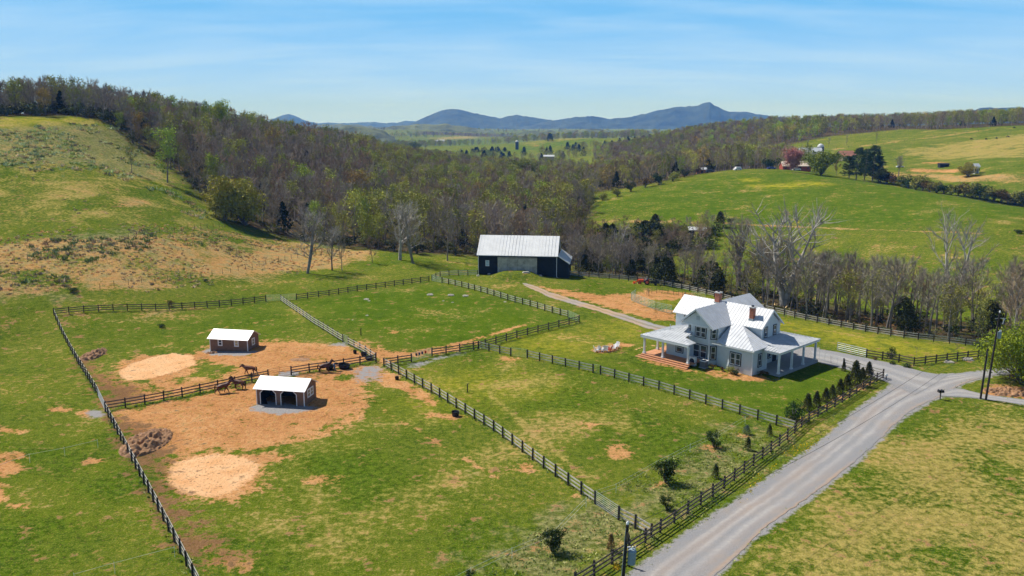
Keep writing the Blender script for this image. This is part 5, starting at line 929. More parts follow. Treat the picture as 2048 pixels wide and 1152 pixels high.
# ------------------------------------------------------------------ run-in sheds
def shed(u0, v0, label, arches):
    p = G(u0, v0); A = R(-11); W_, D_2, E_, RG = 6.7, 3.7, 2.3, 3.35; o = thing('run_in_shed', p, label, 'shed', None, A); t = .08
    w = MB(); w.bbox(0, t, 0, D_2, -.3, E_).bbox(W_ - t, W_, 0, D_2, -.3, E_)
    bw = [(1.4, 2.3), (4.3, 5.2)] if not arches else []
    w.bbox(t, W_ - t, D_2 - t, D_2, -.3, E_)
    for x in (.01, W_ - .01): w.poly([(x, 0, E_), (x, D_2, E_), (x, D_2 / 2, RG - .06)])
    if arches:
        for x0, x1 in ((t, .55), (2.75, 3.45), (5.65, W_ - t)): w.bbox(x0, x1, 0, t, -.3, E_)
        for x0, x1 in ((.55, 2.75), (3.45, 5.65)):
            w.bbox(x0, x1, 0, t, 2.1, E_)
            for s, xa in ((1, x0), (-1, x1)): w.poly([(xa, 0, 2.1), (xa + s * .5, 0, 2.1), (xa, 0, 1.6)][::s]).poly([(xa, t, 2.1), (xa + s * .5, t, 2.1), (xa, t, 1.6)][::-s]).poly([(xa, 0, 1.6), (xa + s * .5, 0, 2.1), (xa + s * .5, t, 2.1), (xa, t, 1.6)])
    else: w.bbox(t, W_ - t, 0, t, -.3, E_)
    w.build('wall', BROWNW, o); tw = MB().bbox(-.03, .08, -.03, .08, -.2, E_).bbox(W_ - .08, W_ + .03, -.03, .08, -.2, E_)
    if arches:
        for x0, x1 in ((.55, 2.75), (3.45, 5.65)):
            y = -.03; L_ = [(x0, y, 0), (x0, y, 1.6), (x0 + .5, y, 2.1), (x1 - .5, y, 2.1), (x1, y, 1.6), (x1, y, 0)]
            for a, b2 in zip(L_[:-1], L_[1:]): tw.beam(a, b2, .04, .10)
    tw.build('trim', WHITE, o)
    roof(o, [[(-.28, -.35, E_ - .12), (W_ + .28, -.35, E_ - .12), (W_ + .28, D_2 / 2, RG), (-.28, D_2 / 2, RG)], [(-.28, D_2 + .35, E_ - .12), (-.28, D_2 / 2, RG), (W_ + .28, D_2 / 2, RG), (W_ + .28, D_2 + .35, E_ - .12)]], mat('bright_white_metal', (.88, .89, .90), .4, .03, 1, spec=.4), .06, 30)
    if not arches:
        for x in (1.85, 4.75): window(o, (x, 0.0, 1.55), R(-90), .62, .95, glass=DTRIM if x < 3 else mat('tan_wood_shutter', (.55, .42, .22), .7, .1, 3), trim=WHITE, fr=.09)  # left pane dark, right pane tan wood
    window(o, (W_, 1.85, 1.5), 0, .8, 1.0, True if arches else False, glass=mat('straw_light_pane', (.30, .26, .15), .5, .2, 3), trim=WHITE, fr=.08); MB().bbox(t, W_ - t, t, D_2 - t, -.2, .03).build('floor', mat('shade_toned_bedding', (.05, .035, .022), .95, .3, 3), o); MB().bbox(t + .01, W_ - t - .01, D_2 - t - .03, D_2 - t - .005, 0, E_ - .05).bbox(t + .005, t + .02, t, D_2 - t, 0, E_ - .05).bbox(W_ - t - .02, W_ - t - .005, t, D_2 - t, 0, E_ - .05).bbox(t + .03, W_ - t - .03, .3, D_2 - t - .05, E_ - .16, E_ - .13).build('shade_lining', mat('painted_shade_lining', (.018, .015, .013), .9, .2, 2), o); return o  # inner shade is painted: bedding darkened, near-black sheets added over walls and ceiling
shed(421, 702, 'brown windowed run-in shed with white roof in the upper paddock', False); shed(514, 808, 'brown run-in shed with two dark arched openings in the lower paddock', True)

# ------------------------------------------------------------------ skinned figures: horses, cows, people
def skin(name, verts, edges, m, parent=None, sub=1, **k):
    import bmesh
    me = bpy.data.meshes.new(name); bm_ = bmesh.new(); lay = bm_.verts.layers.skin.verify(); V = []
    for i, (x, y, z, r) in enumerate(verts):
        v = bm_.verts.new((x, y, z)); rr = r if isinstance(r, tuple) else (r, r); v[lay].radius = rr; v[lay].use_root = (i == 0); V.append(v)
    for a, b2 in edges: bm_.edges.new((V[a], V[b2]))
    bm_.to_mesh(me); bm_.free(); me.materials.append(m); o = bpy.data.objects.new(name, me); COL.objects.link(o); o.parent = parent
    s = o.modifiers.new('skin', 'SKIN'); s.use_smooth_shade = True; q = o.modifiers.new('sub', 'SUBSURF'); q.levels = sub; q.render_levels = sub; return tag(o, **k)
def horse(u, v, ang, label, neck=0., swing=.12, coat=(.20, .07, .025), scale=1.0):
    p = G(u, v); o = thing('horse', p, label, 'horse', None, ang); o.scale = (scale * .92,) * 3; n = neck
    V = [(-.66, 0, 1.22, .34), (-.2, 0, 1.12, .38), (.25, 0, 1.12, .39), (.56, 0, 1.18, .34), (.78, 0, 1.36 + n * .1, .27), (1.00, 0, 1.58 + n * .3, .20), (1.20, 0, 1.80 + n * .55, .15), (1.36, 0, 1.72 + n * .6, .145), (1.60, 0, 1.46 + n * .6, .095),
         (1.20, .07, 1.98 + n * .57, .028), (1.20, -.07, 1.98 + n * .57, .028)]
    E_ = [(0, 1), (1, 2), (2, 3), (3, 4), (4, 5), (5, 6), (6, 7), (7, 8), (6, 9), (6, 10)]
    for j, (sy, a, b2) in enumerate(((.17, swing, -swing), (-.17, -swing, swing))):
        i = len(V); V += [(-.72, sy, 1.02, .24), (-.60 + a * .3, sy, .80, .17), (-.86 + a, sy, .50, .10), (-.82 + a * 1.6, sy, .15, .072), (-.76 + a * 1.7, sy, .03, .085)]; E_ += [(0, i), (i, i + 1), (i + 1, i + 2), (i + 2, i + 3), (i + 3, i + 4)]
        i = len(V); V += [(.54, sy * .9, 1.0, .20), (.50 + b2 * .3, sy * .9, .76, .125), (.54 + b2, sy * .9, .46, .085), (.53 + b2 * 1.5, sy * .9, .15, .065), (.57 + b2 * 1.6, sy * .9, .03, .08)]; E_ += [(3, i), (i, i + 1), (i + 1, i + 2), (i + 2, i + 3), (i + 3, i + 4)]
    cm = mat('horse_coat_%d' % int(coat[0] * 100), coat, .55, .25, 3, col2=tuple(c * 1.35 for c in coat), spec=.4); dk = mat('dark_horse_hair', (.012, .009, .007), .8, .2, 5)
    skin('body', V, E_, cm, o); t = MB().tube([(-.92, 0, 1.36), (-1.06, 0, 1.2), (-1.10, 0, .85), (-1.07, .02, .5)], [.05, .09, .10, .03], 7).build('tail', dk, o, smooth=True)
    MB().tube([(.72, 0, 1.56 + n * .1), (.92, 0, 1.76 + n * .28), (1.10, 0, 1.95 + n * .5), (1.24, 0, 1.99 + n * .57)], [.03, .06, .06, .03], 6).build('mane', dk, o, smooth=True); return o
horse(500, 749, R(184), 'chestnut horse walking left beyond the fence, above the other two', -.45, .2, (.15, .05, .02)); horse(446, 786, R(22), 'brown horse facing right with raised head, lower left of the pair', .0, .2, (.11, .038, .017)); horse(478, 778, R(172), 'brown horse facing left, nose to nose with its companion', .05, .1, (.10, .034, .016)); horse(650, 744, R(14), 'dark bay horse standing beside the black tubs', .12, .05, (.06, .02, .011))
def person(verts, edges, loc, label, rz, shirt, legs_c, hat=None):
    o = thing('person', loc, label, 'person', None, rz); V, E_ = verts, edges; skin('body', V, E_, mat('skin_tone', (.45, .27, .19), .6, .1, 5), o); return o
def limbset(o, parts):
    for n_, m, pts, rad in parts: MB().tube(pts, rad, 8).build(n_, m, o, smooth=True)
JEAN = mat('blue_denim', (.10, .17, .30), .9, .2, 8); SHIRT = mat('dark_shirt', (.03, .035, .045), .9, .2, 6); HAIRM = mat('dark_hair', (.03, .02, .015), .8, .2, 8); TEALS = mat('teal_shirt', (.06, .22, .22), .9, .15, 6)
pb = G(669, 741); V_ = [(0, 0, .92, .14), (.22, 0, 1.02, .15), (.42, 0, .98, .13), (.52, 0, .93, .06), (.66, 0, .88, .10), (-.02, .11, .86, .10), (.03, .12, .48, .075), (-.02, .12, .09, .05), (.12, .12, .04, .04), (-.02, -.11, .86, .10), (.05, -.12, .48, .075), (.02, -.12, .09, .05), (.16, -.12, .04, .04), (.44, .18, .92, .055), (.50, .22, .68, .045), (.60, .20, .48, .035), (.44, -.18, .92, .055), (.52, -.22, .68, .045), (.62, -.18, .48, .035)]
E0 = [(0, 1), (1, 2), (2, 3), (3, 4), (0, 5), (5, 6), (6, 7), (7, 8), (0, 9), (9, 10), (10, 11), (11, 12), (2, 13), (13, 14), (14, 15), (2, 16), (16, 17), (17, 18)]
for s in (15, 18):
    for k in range(5): i = len(V_); b_ = V_[s]; V_.append((b_[0] + .06 + .01 * (2 - abs(k - 2)), b_[1] + (k - 2) * .018, b_[2] - .07, .009)); E0.append((s, i))
po = person(V_, E0, pb, 'person in blue jeans and dark top bending over the tubs', R(20), None, None)
limbset(po, [('jeans', JEAN, [(-.05, .12, .12), (.02, .13, .48), (-.02, .1, .85), (0, 0, .98)], [.075, .10, .14, .17]), ('jeans', JEAN, [(0, -.12, .12), (.04, -.13, .48), (-.02, -.1, .85), (0, 0, .97)], [.075, .10, .14, .17]), ('shirt', SHIRT, [(.02, 0, .98), (.22, 0, 1.05), (.44, 0, 1.0), (.5, 0, .95)], [.18, .19, .18, .09]), ('hair', HAIRM, [(.60, 0, .97), (.70, 0, .95), (.75, 0, .88)], [.10, .12, .08])])
# ------------------------------------------------------------------ tubs, posts and odds in the paddocks
RUB = mat('black_rubber_tub', (.014, .014, .016), .6, .2, 3)
def tub(u, v, r, h, label, cat='tub', name='trough_tub', ov=1.0):
    o = thing(name, G(u, v), label, cat); MB().tube_z((0, 0, 0), [(r * .82, 0), (r, h), (r * 1.05, h + .03), (r * .93, h), (r * .78, .08)], 18).build('wall', RUB, o); MB().tube_z((0, 0, h * .72), [(r * .86, 0), (r * .86, .02)], 18).build('water', mat('dark_water', (.02, .03, .04), .1, .1, 2, spec=.7), o); o.scale = (ov, 1, 1); return o
tub(660, 739, .55, .6, 'black round tub left of the bending person'); tub(689, 737, .72, .65, 'wide black tub right of the bending person', ov=1.25); tub(728, 712, .5, .55, 'black tub against the curved fence, upper one'); tub(738, 719, .6, .45, 'black tub against the curved fence, lower one'); tub(710, 707, .3, .5, 'small black mineral feeder standing alone on the clay', 'feeder', 'feeder'); tub(794, 759, .3, .4, 'small black bucket on the clay beside the long fence', 'bucket', 'feed_bucket'); tub(911, 832, .5, .6, 'lone black tub on the grass beside the long fence')
for u, v, lb in ((722, 671, 'lone dark post in the rocky paddock'), (935, 785, 'lone dark post in the middle of the front right paddock')):
    o = thing('hydrant_post', G(u, v), lb, 'post'); MB().box((0, 0, .6), (.14, .14, 1.3)).build('post', POST, o); MB().tube([(0, 0, 1.2), (.12, 0, 1.35), (.2, 0, 1.2)], .03, 6).build('spout', POST, o)
ROCK = mat('grey_rock', (.34, .31, .27), .95, .3, 2, .03, col2=(.50, .46, .40))
def rock(u, v, s, label, grp=None, m=ROCK, cat='rock', name='rock', flat=.55):
    p = G(u, v); r = np.random.default_rng(int(u * 7 + v)); V = []; rings, seg = 5, 8
    for i in range(rings + 1):
        th = math.pi * i / rings
        for j in range(seg): a = 2 * math.pi * j / seg; q = s * (.75 + .4 * r.random()); V.append((q * math.sin(th) * math.cos(a), q * math.sin(th) * math.sin(a), q * flat * math.cos(th)))
    mb = MB(); mb.v = V
    for i in range(rings):
        for j in range(seg): mb.f.append((i * seg + j, (i + 1) * seg + j, (i + 1) * seg + (j + 1) % seg, i * seg + (j + 1) % seg))
    return mb.build(name, m, None, label, cat, grp, loc=(p[0], p[1], p[2] + s * .05))
for u, v, s, lb in ((860, 590, .75, 'grey rock, leftmost of the three big ones below the far fence'), (902, 591, .8, 'grey rock, middle of the three big ones below the far fence'), (931, 592, .7, 'grey rock, rightmost of the three big ones below the far fence'), (733, 599, .6, 'pale rock in a scatter left of the big three'), (738, 602, .35, 'small pale stone beside the left scatter rock'), (887, 602, .3, 'small stone below the middle grey rock'), (905, 605, .3, 'small stone low in the rocky paddock'), (1010, 604, .35, 'small grey rock by the pale-railed hill fence'), (734, 631, .35, 'small pale stone alone in the rocky paddock'), (1897, 725, .8, 'pale flat boulder on the grass by the driveway fence, left one'), (1937, 720, .95, 'pale flat boulder on the grass by the driveway fence, right one'), (705, 640, .2, 'tiny pale stone on the rocky paddock slope')): rock(u, v, s, lb, flat=.4)
MUCK = mat('brown_manure', (.24, .135, .07), .95, .4, 3, .06, col2=(.46, .26, .14))
def heap(u, v, rx, ry, h, label, n=2600):
    p = G(u, v); r = np.random.default_rng(int(u)); N = 70; xs = np.linspace(-1, 1, N); X, Y = np.meshgrid(xs, xs); rr = np.hypot(X, Y); Z = np.clip(1 - rr ** 2, 0, 1) ** .7 * h * (.35 + .9 * vnoise(X * rx, Y * ry, .7, 3) * vnoise(X * rx, Y * ry, 1.9, 5) * 2) + (vnoise(X * rx, Y * ry, .28, 8) - .5) * .42 * (h > .2) * (rr < .93) - .12 * (rr > .95)
    zz = hgt((X * rx + p[0]).ravel(), (Y * ry + p[1]).ravel()).reshape(X.shape) - p[2]; V = np.stack([X * rx, Y * ry, Z + zz - .03], -1).reshape(-1, 3); i = np.arange(N - 1)[:, None] * N + np.arange(N - 1); F = np.stack([i, i + 1, i + N + 1, i + N], -1)[(rr[:-1, :-1] < 1.0)].reshape(-1, 4)
    o = bpy.data.objects.new('manure_heap', tri_mesh('manure_heap', V, F, MUCK)); COL.objects.link(o); o.location = p; tag(o, label, 'heap')
heap(293, 886, 2.6, 4.6, .8, 'rough brown manure heap beside the left fence of the lower paddock'); heap(187, 710, 1.6, 3.6, .5, 'low brown manure heap beside the left fence of the upper paddock'); heap(2012, 784, 3.2, 2.0, .35, 'dark mulch bed with stones by the lane on the right'); heap(600, 719, 1.8, 1.0, .15, 'scatter of trampled muck on the clay between the sheds'); heap(425, 706, 1.2, .5, .3, 'small tangle of brush at the corner of the windowed shed')
# fire pit and its chairs
def chair(u, v, ang, c, label):
    o = thing('adirondack_chair', G(u, v), label, 'chair', 'lawn chairs round the fire pit', ang); m = mat('chair_' + c, {'white': (.82, .82, .84), 'red': (.62, .10, .06), 'blue': (.16, .2, .3)}[c], .5, .05, 3, spec=.4)
    s = MB(); s.poly([(.3, -.3, .38), (.3, .3, .38), (-.25, .3, .25), (-.25, -.3, .25)]); s.slab([(.3, -.3, .38), (.3, .3, .38), (-.25, .3, .25), (-.25, -.3, .25)], .04).build('seat', m, o)
    bk_ = MB()
    for k in range(5): y = (k - 2) * .12; bk_.beam((-.22, y, .25), (-.50, y * 1.15, 1.05 - abs(k - 2) * .05), .10, .03)
    bk_.build('backrest', m, o)
    for y in (-.36, .36): MB().bbox(-.35, .35, y - .06, y + .06, .54, .58).build('arm', m, o); MB().bbox(.24, .32, y - .03, y + .03, 0, .54).build('leg', m, o); MB().beam((-.45, y, .05), (-.05, y, .35), .05, .1).build('leg', m, o)
    return o
for u, v, a, c, lb in ((1193, 703.5, 10, 'white', 'white lawn chair, leftmost at the fire pit'), (1201, 702.5, 60, 'white', 'white lawn chair, second from the left at the fire pit'), (1210, 703, 100, 'white', 'white lawn chair left of the red one'), (1219, 702, 150, 'red', 'red-orange lawn chair at the fire pit'), (1227, 699.5, 200, 'white', 'white lawn chair right of the red one'), (1233, 696, 230, 'white', 'white lawn chair, farthest right at the fire pit')): chair(u, v, R(a), c, lb)
fp_ = thing('fire_pit', G(1212, 697), 'low dark ring of the fire pit between the lawn chairs', 'fire pit'); MB().tube_z((0, 0, 0), [(.6, 0), (.62, .35), (.5, .35), (.45, .08)], 16).build('ring', ROCK, fp_); MB().tube_z((0, 0, .06), [(.44, 0), (.2, .1)], 12).build('ashes', mat('ash', (.06, .055, .05), .95, .3, 8), fp_)
# ------------------------------------------------------------------ tractor, its driver and the cart behind
RED = mat('orange_red_paint', (.85, .11, .03), .4, .12, 3, spec=.5); TYRE = mat('tyre_rubber', (.018, .018, .018), .85, .2, 6); tp_ = G(1289, 568.5); ta = R(174)
tr = thing('tractor', tp_, 'small orange-red tractor with front loader parked below the back fence', 'tractor', None, ta)
MB().box((.85, 0, .95), (1.25, .58, .5), 0, .92).box((.85, 0, .62), (1.3, .4, .25)).build('hood', RED, tr); MB().box((-.35, 0, .62), (1.2, .5, .35)).build('chassis', BLACK, tr)
for s in (-1, 1):
    f = MB(); f.box((-.55, s * .62, 1.12), (.95, .3, .08)).box((-.1, s * .62, .95), (.08, .3, .35)).build('fender', RED, tr)
    wv = MB().tube([(-.55, s * .48, .62), (-.55, s * .82, .62)], .62, 20).build('rear_wheel', TYRE, tr); MB().tube([(-.55, s * .80, .62), (-.55, s * .84, .62)], .34, 16).build('rim', RED, wv)
    wv = MB().tube([(1.15, s * .42, .36), (1.15, s * .66, .36)], .36, 16).build('front_wheel', TYRE, tr); MB().tube([(1.15, s * .65, .36), (1.15, s * .675, .36)], .2, 12).build('rim', RED, wv)
    MB().beam((.2, s * .4, 1.15), (1.6, s * .4, .95), .08, .12).beam((1.6, s * .4, .95), (2.1, s * .4, .35), .08, .12).build('loader_arm', RED, tr)
MB().box((2.25, 0, .38), (.06, 1.5, .55)).box((2.45, 0, .15), (.5, 1.5, .05)).box((2.42, .74, .32), (.45, .04, .4)).box((2.42, -.74, .32), (.45, .04, .4)).build('bucket', RED, tr)
MB().box((-.55, 0, .95), (.45, .45, .12)).box((-.8, 0, 1.2), (.1, .45, .45)).build('seat', BLACK, tr); MB().tube([(.1, 0, 1.1), (-.08, 0, 1.35)], .03, 6).tube([(-.08, -.17, 1.32), (-.11, 0, 1.40), (-.08, .17, 1.32)], .02, 6).build('steering_wheel', BLACK, tr); MB().tube([(-.95, -.5, .9), (-.95, -.5, 2.0), (-.95, .5, 2.0), (-.95, .5, .9)], .035, 6).build('roll_bar', BLACK, tr)
V_ = [(-.55, 0, 1.08, .14), (-.58, 0, 1.32, .15), (-.56, 0, 1.52, .12), (-.55, 0, 1.62, .055), (-.53, 0, 1.76, .10), (-.35, .12, 1.06, .09), (-.12, .13, 1.04, .075), (-.05, .13, .68, .05), (.06, .13, .64, .04), (-.35, -.12, 1.06, .09), (-.12, -.13, 1.04, .075), (-.05, -.13, .68, .05), (.06, -.13, .64, .04), (-.56, .2, 1.48, .055), (-.42, .24, 1.25, .045), (-.18, .16, 1.32, .035), (-.56, -.2, 1.48, .055), (-.42, -.24, 1.25, .045), (-.18, -.16, 1.32, .035)]
E0 = [(0, 1), (1, 2), (2, 3), (3, 4), (0, 5), (5, 6), (6, 7), (7, 8), (0, 9), (9, 10), (10, 11), (11, 12), (2, 13), (13, 14), (14, 15), (2, 16), (16, 17), (17, 18)]
for s in (15, 18):
    for k in range(5): i = len(V_); b_ = V_[s]; V_.append((b_[0] + .06, b_[1] + (k - 2) * .018, b_[2] - .02, .009)); E0.append((s, i))
dv = person(V_, E0, tp_, 'person in a teal top seated on the orange-red tractor', ta, None, None)
limbset(dv, [('jeans', JEAN, [(-.55, .05, 1.05), (-.35, .13, 1.07), (-.1, .14, 1.04), (-.05, .14, .72)], [.15, .12, .10, .07]), ('jeans', JEAN, [(-.55, -.05, 1.05), (-.35, -.13, 1.07), (-.1, -.14, 1.04), (-.05, -.14, .72)], [.15, .12, .10, .07]), ('shirt', TEALS, [(-.55, 0, 1.1), (-.58, 0, 1.32), (-.56, 0, 1.54), (-.55, 0, 1.6)], [.17, .18, .2, .08]), ('cap', WHITE, [(-.53, 0, 1.80), (-.53, 0, 1.89)], [.115, .07])])
ct = thing('cart', (tp_[0] + 2.3, tp_[1] - .35, H1(tp_[0] + 2.3, tp_[1] - .35)), 'low dark flat cart loaded with brush hitched behind the tractor', 'cart', None, ta); MB().box((0, 0, .55), (2.0, 1.3, .12)).box((0, .64, .72), (2.0, .05, .3)).box((0, -.64, .72), (2.0, .05, .3)).build('bed', BLACK, ct); MB().beam((1.0, 0, .5), (1.6, 0, .45), .08, .08).build('drawbar', BLACK, ct)
for s in (-1, 1): MB().tube([(-.2, s * .68, .3), (-.2, s * .84, .3)], .3, 14).build('wheel', TYRE, ct)
# ------------------------------------------------------------------ young trees, evergreens and shrubs in the yard
tpl('young0', bushy(201, 2.8, 1.0, 2000, .15, .12, 18), BARK, LF_M); tpl('young1', bushy(203, 2.2, .8, 1400, .13, .08, 14), BARK, LF_M); tpl('conifer0', cedar(205, 2.2, .62, 900, .14, 1.0, .06), BARK, LF_W); tpl('conifer1', cedar(206, 2.0, .6, 900, .14, 1.0, .06), BARK, LF_D); tpl('arbor0', cedar(207, 2.6, .80, 2200, .13, 1.15, .01), BARK, LF_A); tpl('arbor1', cedar(208, 2.6, .84, 2200, .13, 1.1, .01), BARK, LF_A); tpl('blue0', cedar(209, 1.4, .8, 900, .12, .8, .05), BARK, LF_B); tpl('magnolia0', bushy(210, 2.6, 1.15, 1300, .17, .05, 14), BARK, LF_M); tpl('bigleaf0', bushy(212, 9.5, 5.8, 22000, .27, .05, 40, 1.1), BARK, LF_H); tpl('sapling0', bare(214, 3.4, .8, 7, 3, 6, .4, .02, .35, r0=.03), BARK, TW_G)
YT = [('young0', 1105, 1104, 50, 'broadleaf young tree nearest the camera on a mulch ring', 'young_tree', 1), ('conifer0', 1222, 1101, 36, 'rusty brown young conifer beside the near pole', 'young_conifer', 1), ('young0', 1331, 965, 50, 'broadleaf young tree with wide mulch ring, middle of the strip', 'young_tree', 1), ('young1', 1333, 1019, 30, 'small dark broadleaf sapling in long grass below the middle young tree', 'young_tree', 1), ('conifer1', 1431, 956, 32, 'dark young conifer close to the road fence', 'young_conifer', 1),
 ('young1', 1427, 894, 36, 'young broadleaf tree beside the white rope stake', 'young_tree', .9), ('conifer1', 1496, 900, 30, 'narrow dark young conifer near the fence corner, below the blue-green one', 'young_conifer', 1), ('blue0', 1493, 868, 20, 'small blue-green young spruce near the fence corner', 'young_conifer', 1), ('conifer1', 1539, 871, 26, 'small dark young conifer tight in the fence corner', 'young_conifer', 1), ('magnolia0', 1585, 838, 44, 'bushy dark magnolia inside the lawn corner', 'young_tree', 1), ('young1', 942, 1160, 22, 'dark young tree cut by the bottom of the frame', 'young_tree', 1),
 ('magnolia0', 1781, 717, 28, 'rounded dark shrub rising behind the driveway fence', 'shrub', .75), ('magnolia0', 1784, 729, 10, 'low dark shrub in front of the driveway fence, middle one', 'shrub', 1.3), ('magnolia0', 1813, 735, 12, 'low dark shrub in front of the driveway fence, right one', 'shrub', 1.5), ('bush2', 1750, 720, 8, 'low brown shrub in front of the driveway fence, left one', 'shrub', 1.2), ('young0', 1959, 703, 22, 'small dense green tree at the end of the back fence', 'young_tree', 1.2), ('sapling0', 1833, 716, 26, 'thin leafless sapling behind the driveway fence corner', 'sapling', 1), ('sapling0', 1914, 709, 24, 'thin leafless sapling before the back fence on the right', 'sapling', 1), ('sapling0', 1890, 712, 14, 'tiny leafless sapling between the two larger ones', 'sapling', 1), ('bigleaf0', 2046, 768, 132, 'big yellow-green leafy tree at the right frame edge', 'leafy_tree', 1.0), ('bush3', 322, 655, 9, 'small dark bush alone in the upper left paddock', 'bush', 1.6), ('bush2', 343, 612, 14, 'small leafless brown bush behind the far fence', 'bush', .8), ('bush3', 145, 585, 12, 'dark green bush at the foot of the left hill', 'bush', 1.6), ('bush3', 410, 563, 7, 'small dark bush at the lower edge of the straw belt', 'bush', 1.4)]
for key, u, v, hp, lab, nm, wd in YT: treeP(key, u, v, hp, lab, 'shrub' if nm in ('shrub', 'bush') else 'tree', None, nm, wid=wd, rz=1.0)
ARB = [(1614.7, 822, 38), (1632.7, 813, 33), (1651, 804, 31), (1664, 797, 30), (1679.5, 788, 33), (1693.7, 779.5, 34), (1709.5, 770, 52), (1723.7, 763, 31), (1736.6, 757, 36), (1687, 742, 24)]
nn = ['nearest in', 'second in', 'third in', 'fourth in', 'fifth in', 'sixth in', 'tallest of', 'short one just past the tallest in', 'farthest in', 'slim one by the driveway gate apart from']
for i, (u, v, hp) in enumerate(ARB): treeP('arbor%d' % (i % 2), u, v, hp, 'columnar evergreen, ' + nn[i] + ' the row by the road fence', 'evergreen', 'columnar evergreens in a row inside the road fence', 'columnar_evergreen', wid=1.2 if i != 9 else .8)
# ------------------------------------------------------------------ roadside: poles, mailboxes, meter post
def pole(base, h, label, lean, parts, r=.16, mt=None):
    o = thing('utility_pole', base, label, 'utility pole'); o.rotation_euler = (lean[1], lean[0], 0); MB().tube([(0, 0, -.3), (0, 0, h)], [r, r * .68], 10).build('shaft', mt or mat('tarred_pole', (.035, .028, .024), .9, .3, 2, .01), o); parts(o, h); return o
def tf(o, z, s=1.0, side=1):
    t = MB().tube_z((side * .48 * s, 0, z), [(.27 * s, 0), (.28 * s, .95 * s), (.2 * s, 1.05 * s)], 14).build('transformer', mat('grey_blue_steel', (.22, .30, .36), .5, .1, 2, spec=.5), o); MB().tube_z((side * .48 * s, 0, z + 1.03 * s), [(.05, 0), (.07, .1), (.05, .25)], 8).tube([(side * .48 * s + .15, 0, z + s), (side * .48 * s + .2, 0, z + 1.3 * s)], .03, 6).build('bushing', WHITE, t)
def p1(o, h):
    MB().tube_z((0, 0, h), [(.1, 0), (.12, .12), (.05, .25)], 8).build('insulator', WHITE, o); tf(o, h - 3.1, 1.1); MB().beam((0, -.12, h - .8), (.1, -.5, h - .9), .1, .6).build('fuse_cutout', BLACK, o); MB().tube([(-.13, -.06, 0), (-.1, -.05, h - .3)], .03, 6).build('conduit', GALV, o)
def p2(o, h):
    MB().tube_z((0, 0, h), [(.08, 0), (.12, .12), (.05, .3)], 8).build('insulator', WHITE, o); tf(o, h - 3.4, .85); MB().tube([(0, 0, h - .7), (.9, 0, h - .75)], .04, 6).tube([(.75, 0, h - .75), (.6, 0, h - 1.5)], .05, 6).tube([(0, 0, h - .7), (-.5, 0, h - .8)], .03, 6).build('fuse_arm', GALV, o); MB().tube([(0, -.14, .2), (0, -.13, 3.5)], .07, 6).build('conduit', BLACK, o)
pa = G(1239, 1235); P1 = pole(pa, 7.5, 'dark near utility pole with grey transformer at the frame bottom', (R(3), 0), p1, .17)
pb_ = G(1971.5, 800); P2 = pole(pb_, 11.9, 'tall leaning utility pole with blue-grey transformer on the right', (R(2.5), 0), p2, .15); pc = G(1961, 797.5); P3 = pole(pc, 6.9, 'shorter dark pole standing left of the tall leaning one', (R(1.5), 0), lambda o, h: MB().tube([(.14, 0, 1.2), (.12, 0, h - .5)], .03, 5).build('conduit', GALV, o), .14)
def wire(a, b, sag, label, r=.02):
    a = Vector(a); b = Vector(b); n = 40; P = [a.lerp(b, i / n) - Vector((0, 0, sag * 4 * (i / n) * (1 - i / n))) for i in range(n + 1)]; MB().tube([tuple(p - a) for p in P], r, 4).build('overhead_wire', BLACK, None, label, 'wire', loc=tuple(a))
wire((pb_[0] + .5, pb_[1], pb_[2] + 11.3), (pa[0] + .4, pa[1], pa[2] + 7.3), 1.6, 'dark overhead wire along the gravel road, upper strand'); wire((pb_[0] + .4, pb_[1], pb_[2] + 9.4), (pa[0] + .4, pa[1], pa[2] + 6.2), 1.8, 'dark overhead wire along the gravel road, lower strand')
ms = G(1258, 1133); mo = thing('marker_post', (ms[0], ms[1], ms[2]), 'short dark post with a white cap beside the near pole', 'post'); MB().box((0, 0, .8), (.14, .14, 1.7)).build('post', POST, mo); MB().tube([(-.3, 0, 1.7), (.1, .05, 1.75)], .05, 6).build('white_cap', WHITE, mo)
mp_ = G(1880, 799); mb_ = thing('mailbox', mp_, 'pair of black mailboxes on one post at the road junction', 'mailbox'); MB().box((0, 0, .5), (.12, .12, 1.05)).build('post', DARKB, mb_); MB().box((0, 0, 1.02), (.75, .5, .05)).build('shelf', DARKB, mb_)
for x in (-.2, .2):
    q = MB(); q.box((x, 0, 1.14), (.28, .52, .18)).tube([(x, -.26, 1.22), (x, .26, 1.22)], .14, 12).build('letter_box', mat('black_gloss', (.012, .012, .014), .3, .1, 3, spec=.6), mb_)
rf = thing('gate_lamp', G(1772, 760), 'small round white reflector lamp at the driveway corner post', 'lamp'); MB().box((0, 0, .4), (.1, .1, .8)).build('post', POST, rf); MB().tube([(0, -.08, .75), (0, .05, .75)], .17, 12).build('disc', WHITE, rf)
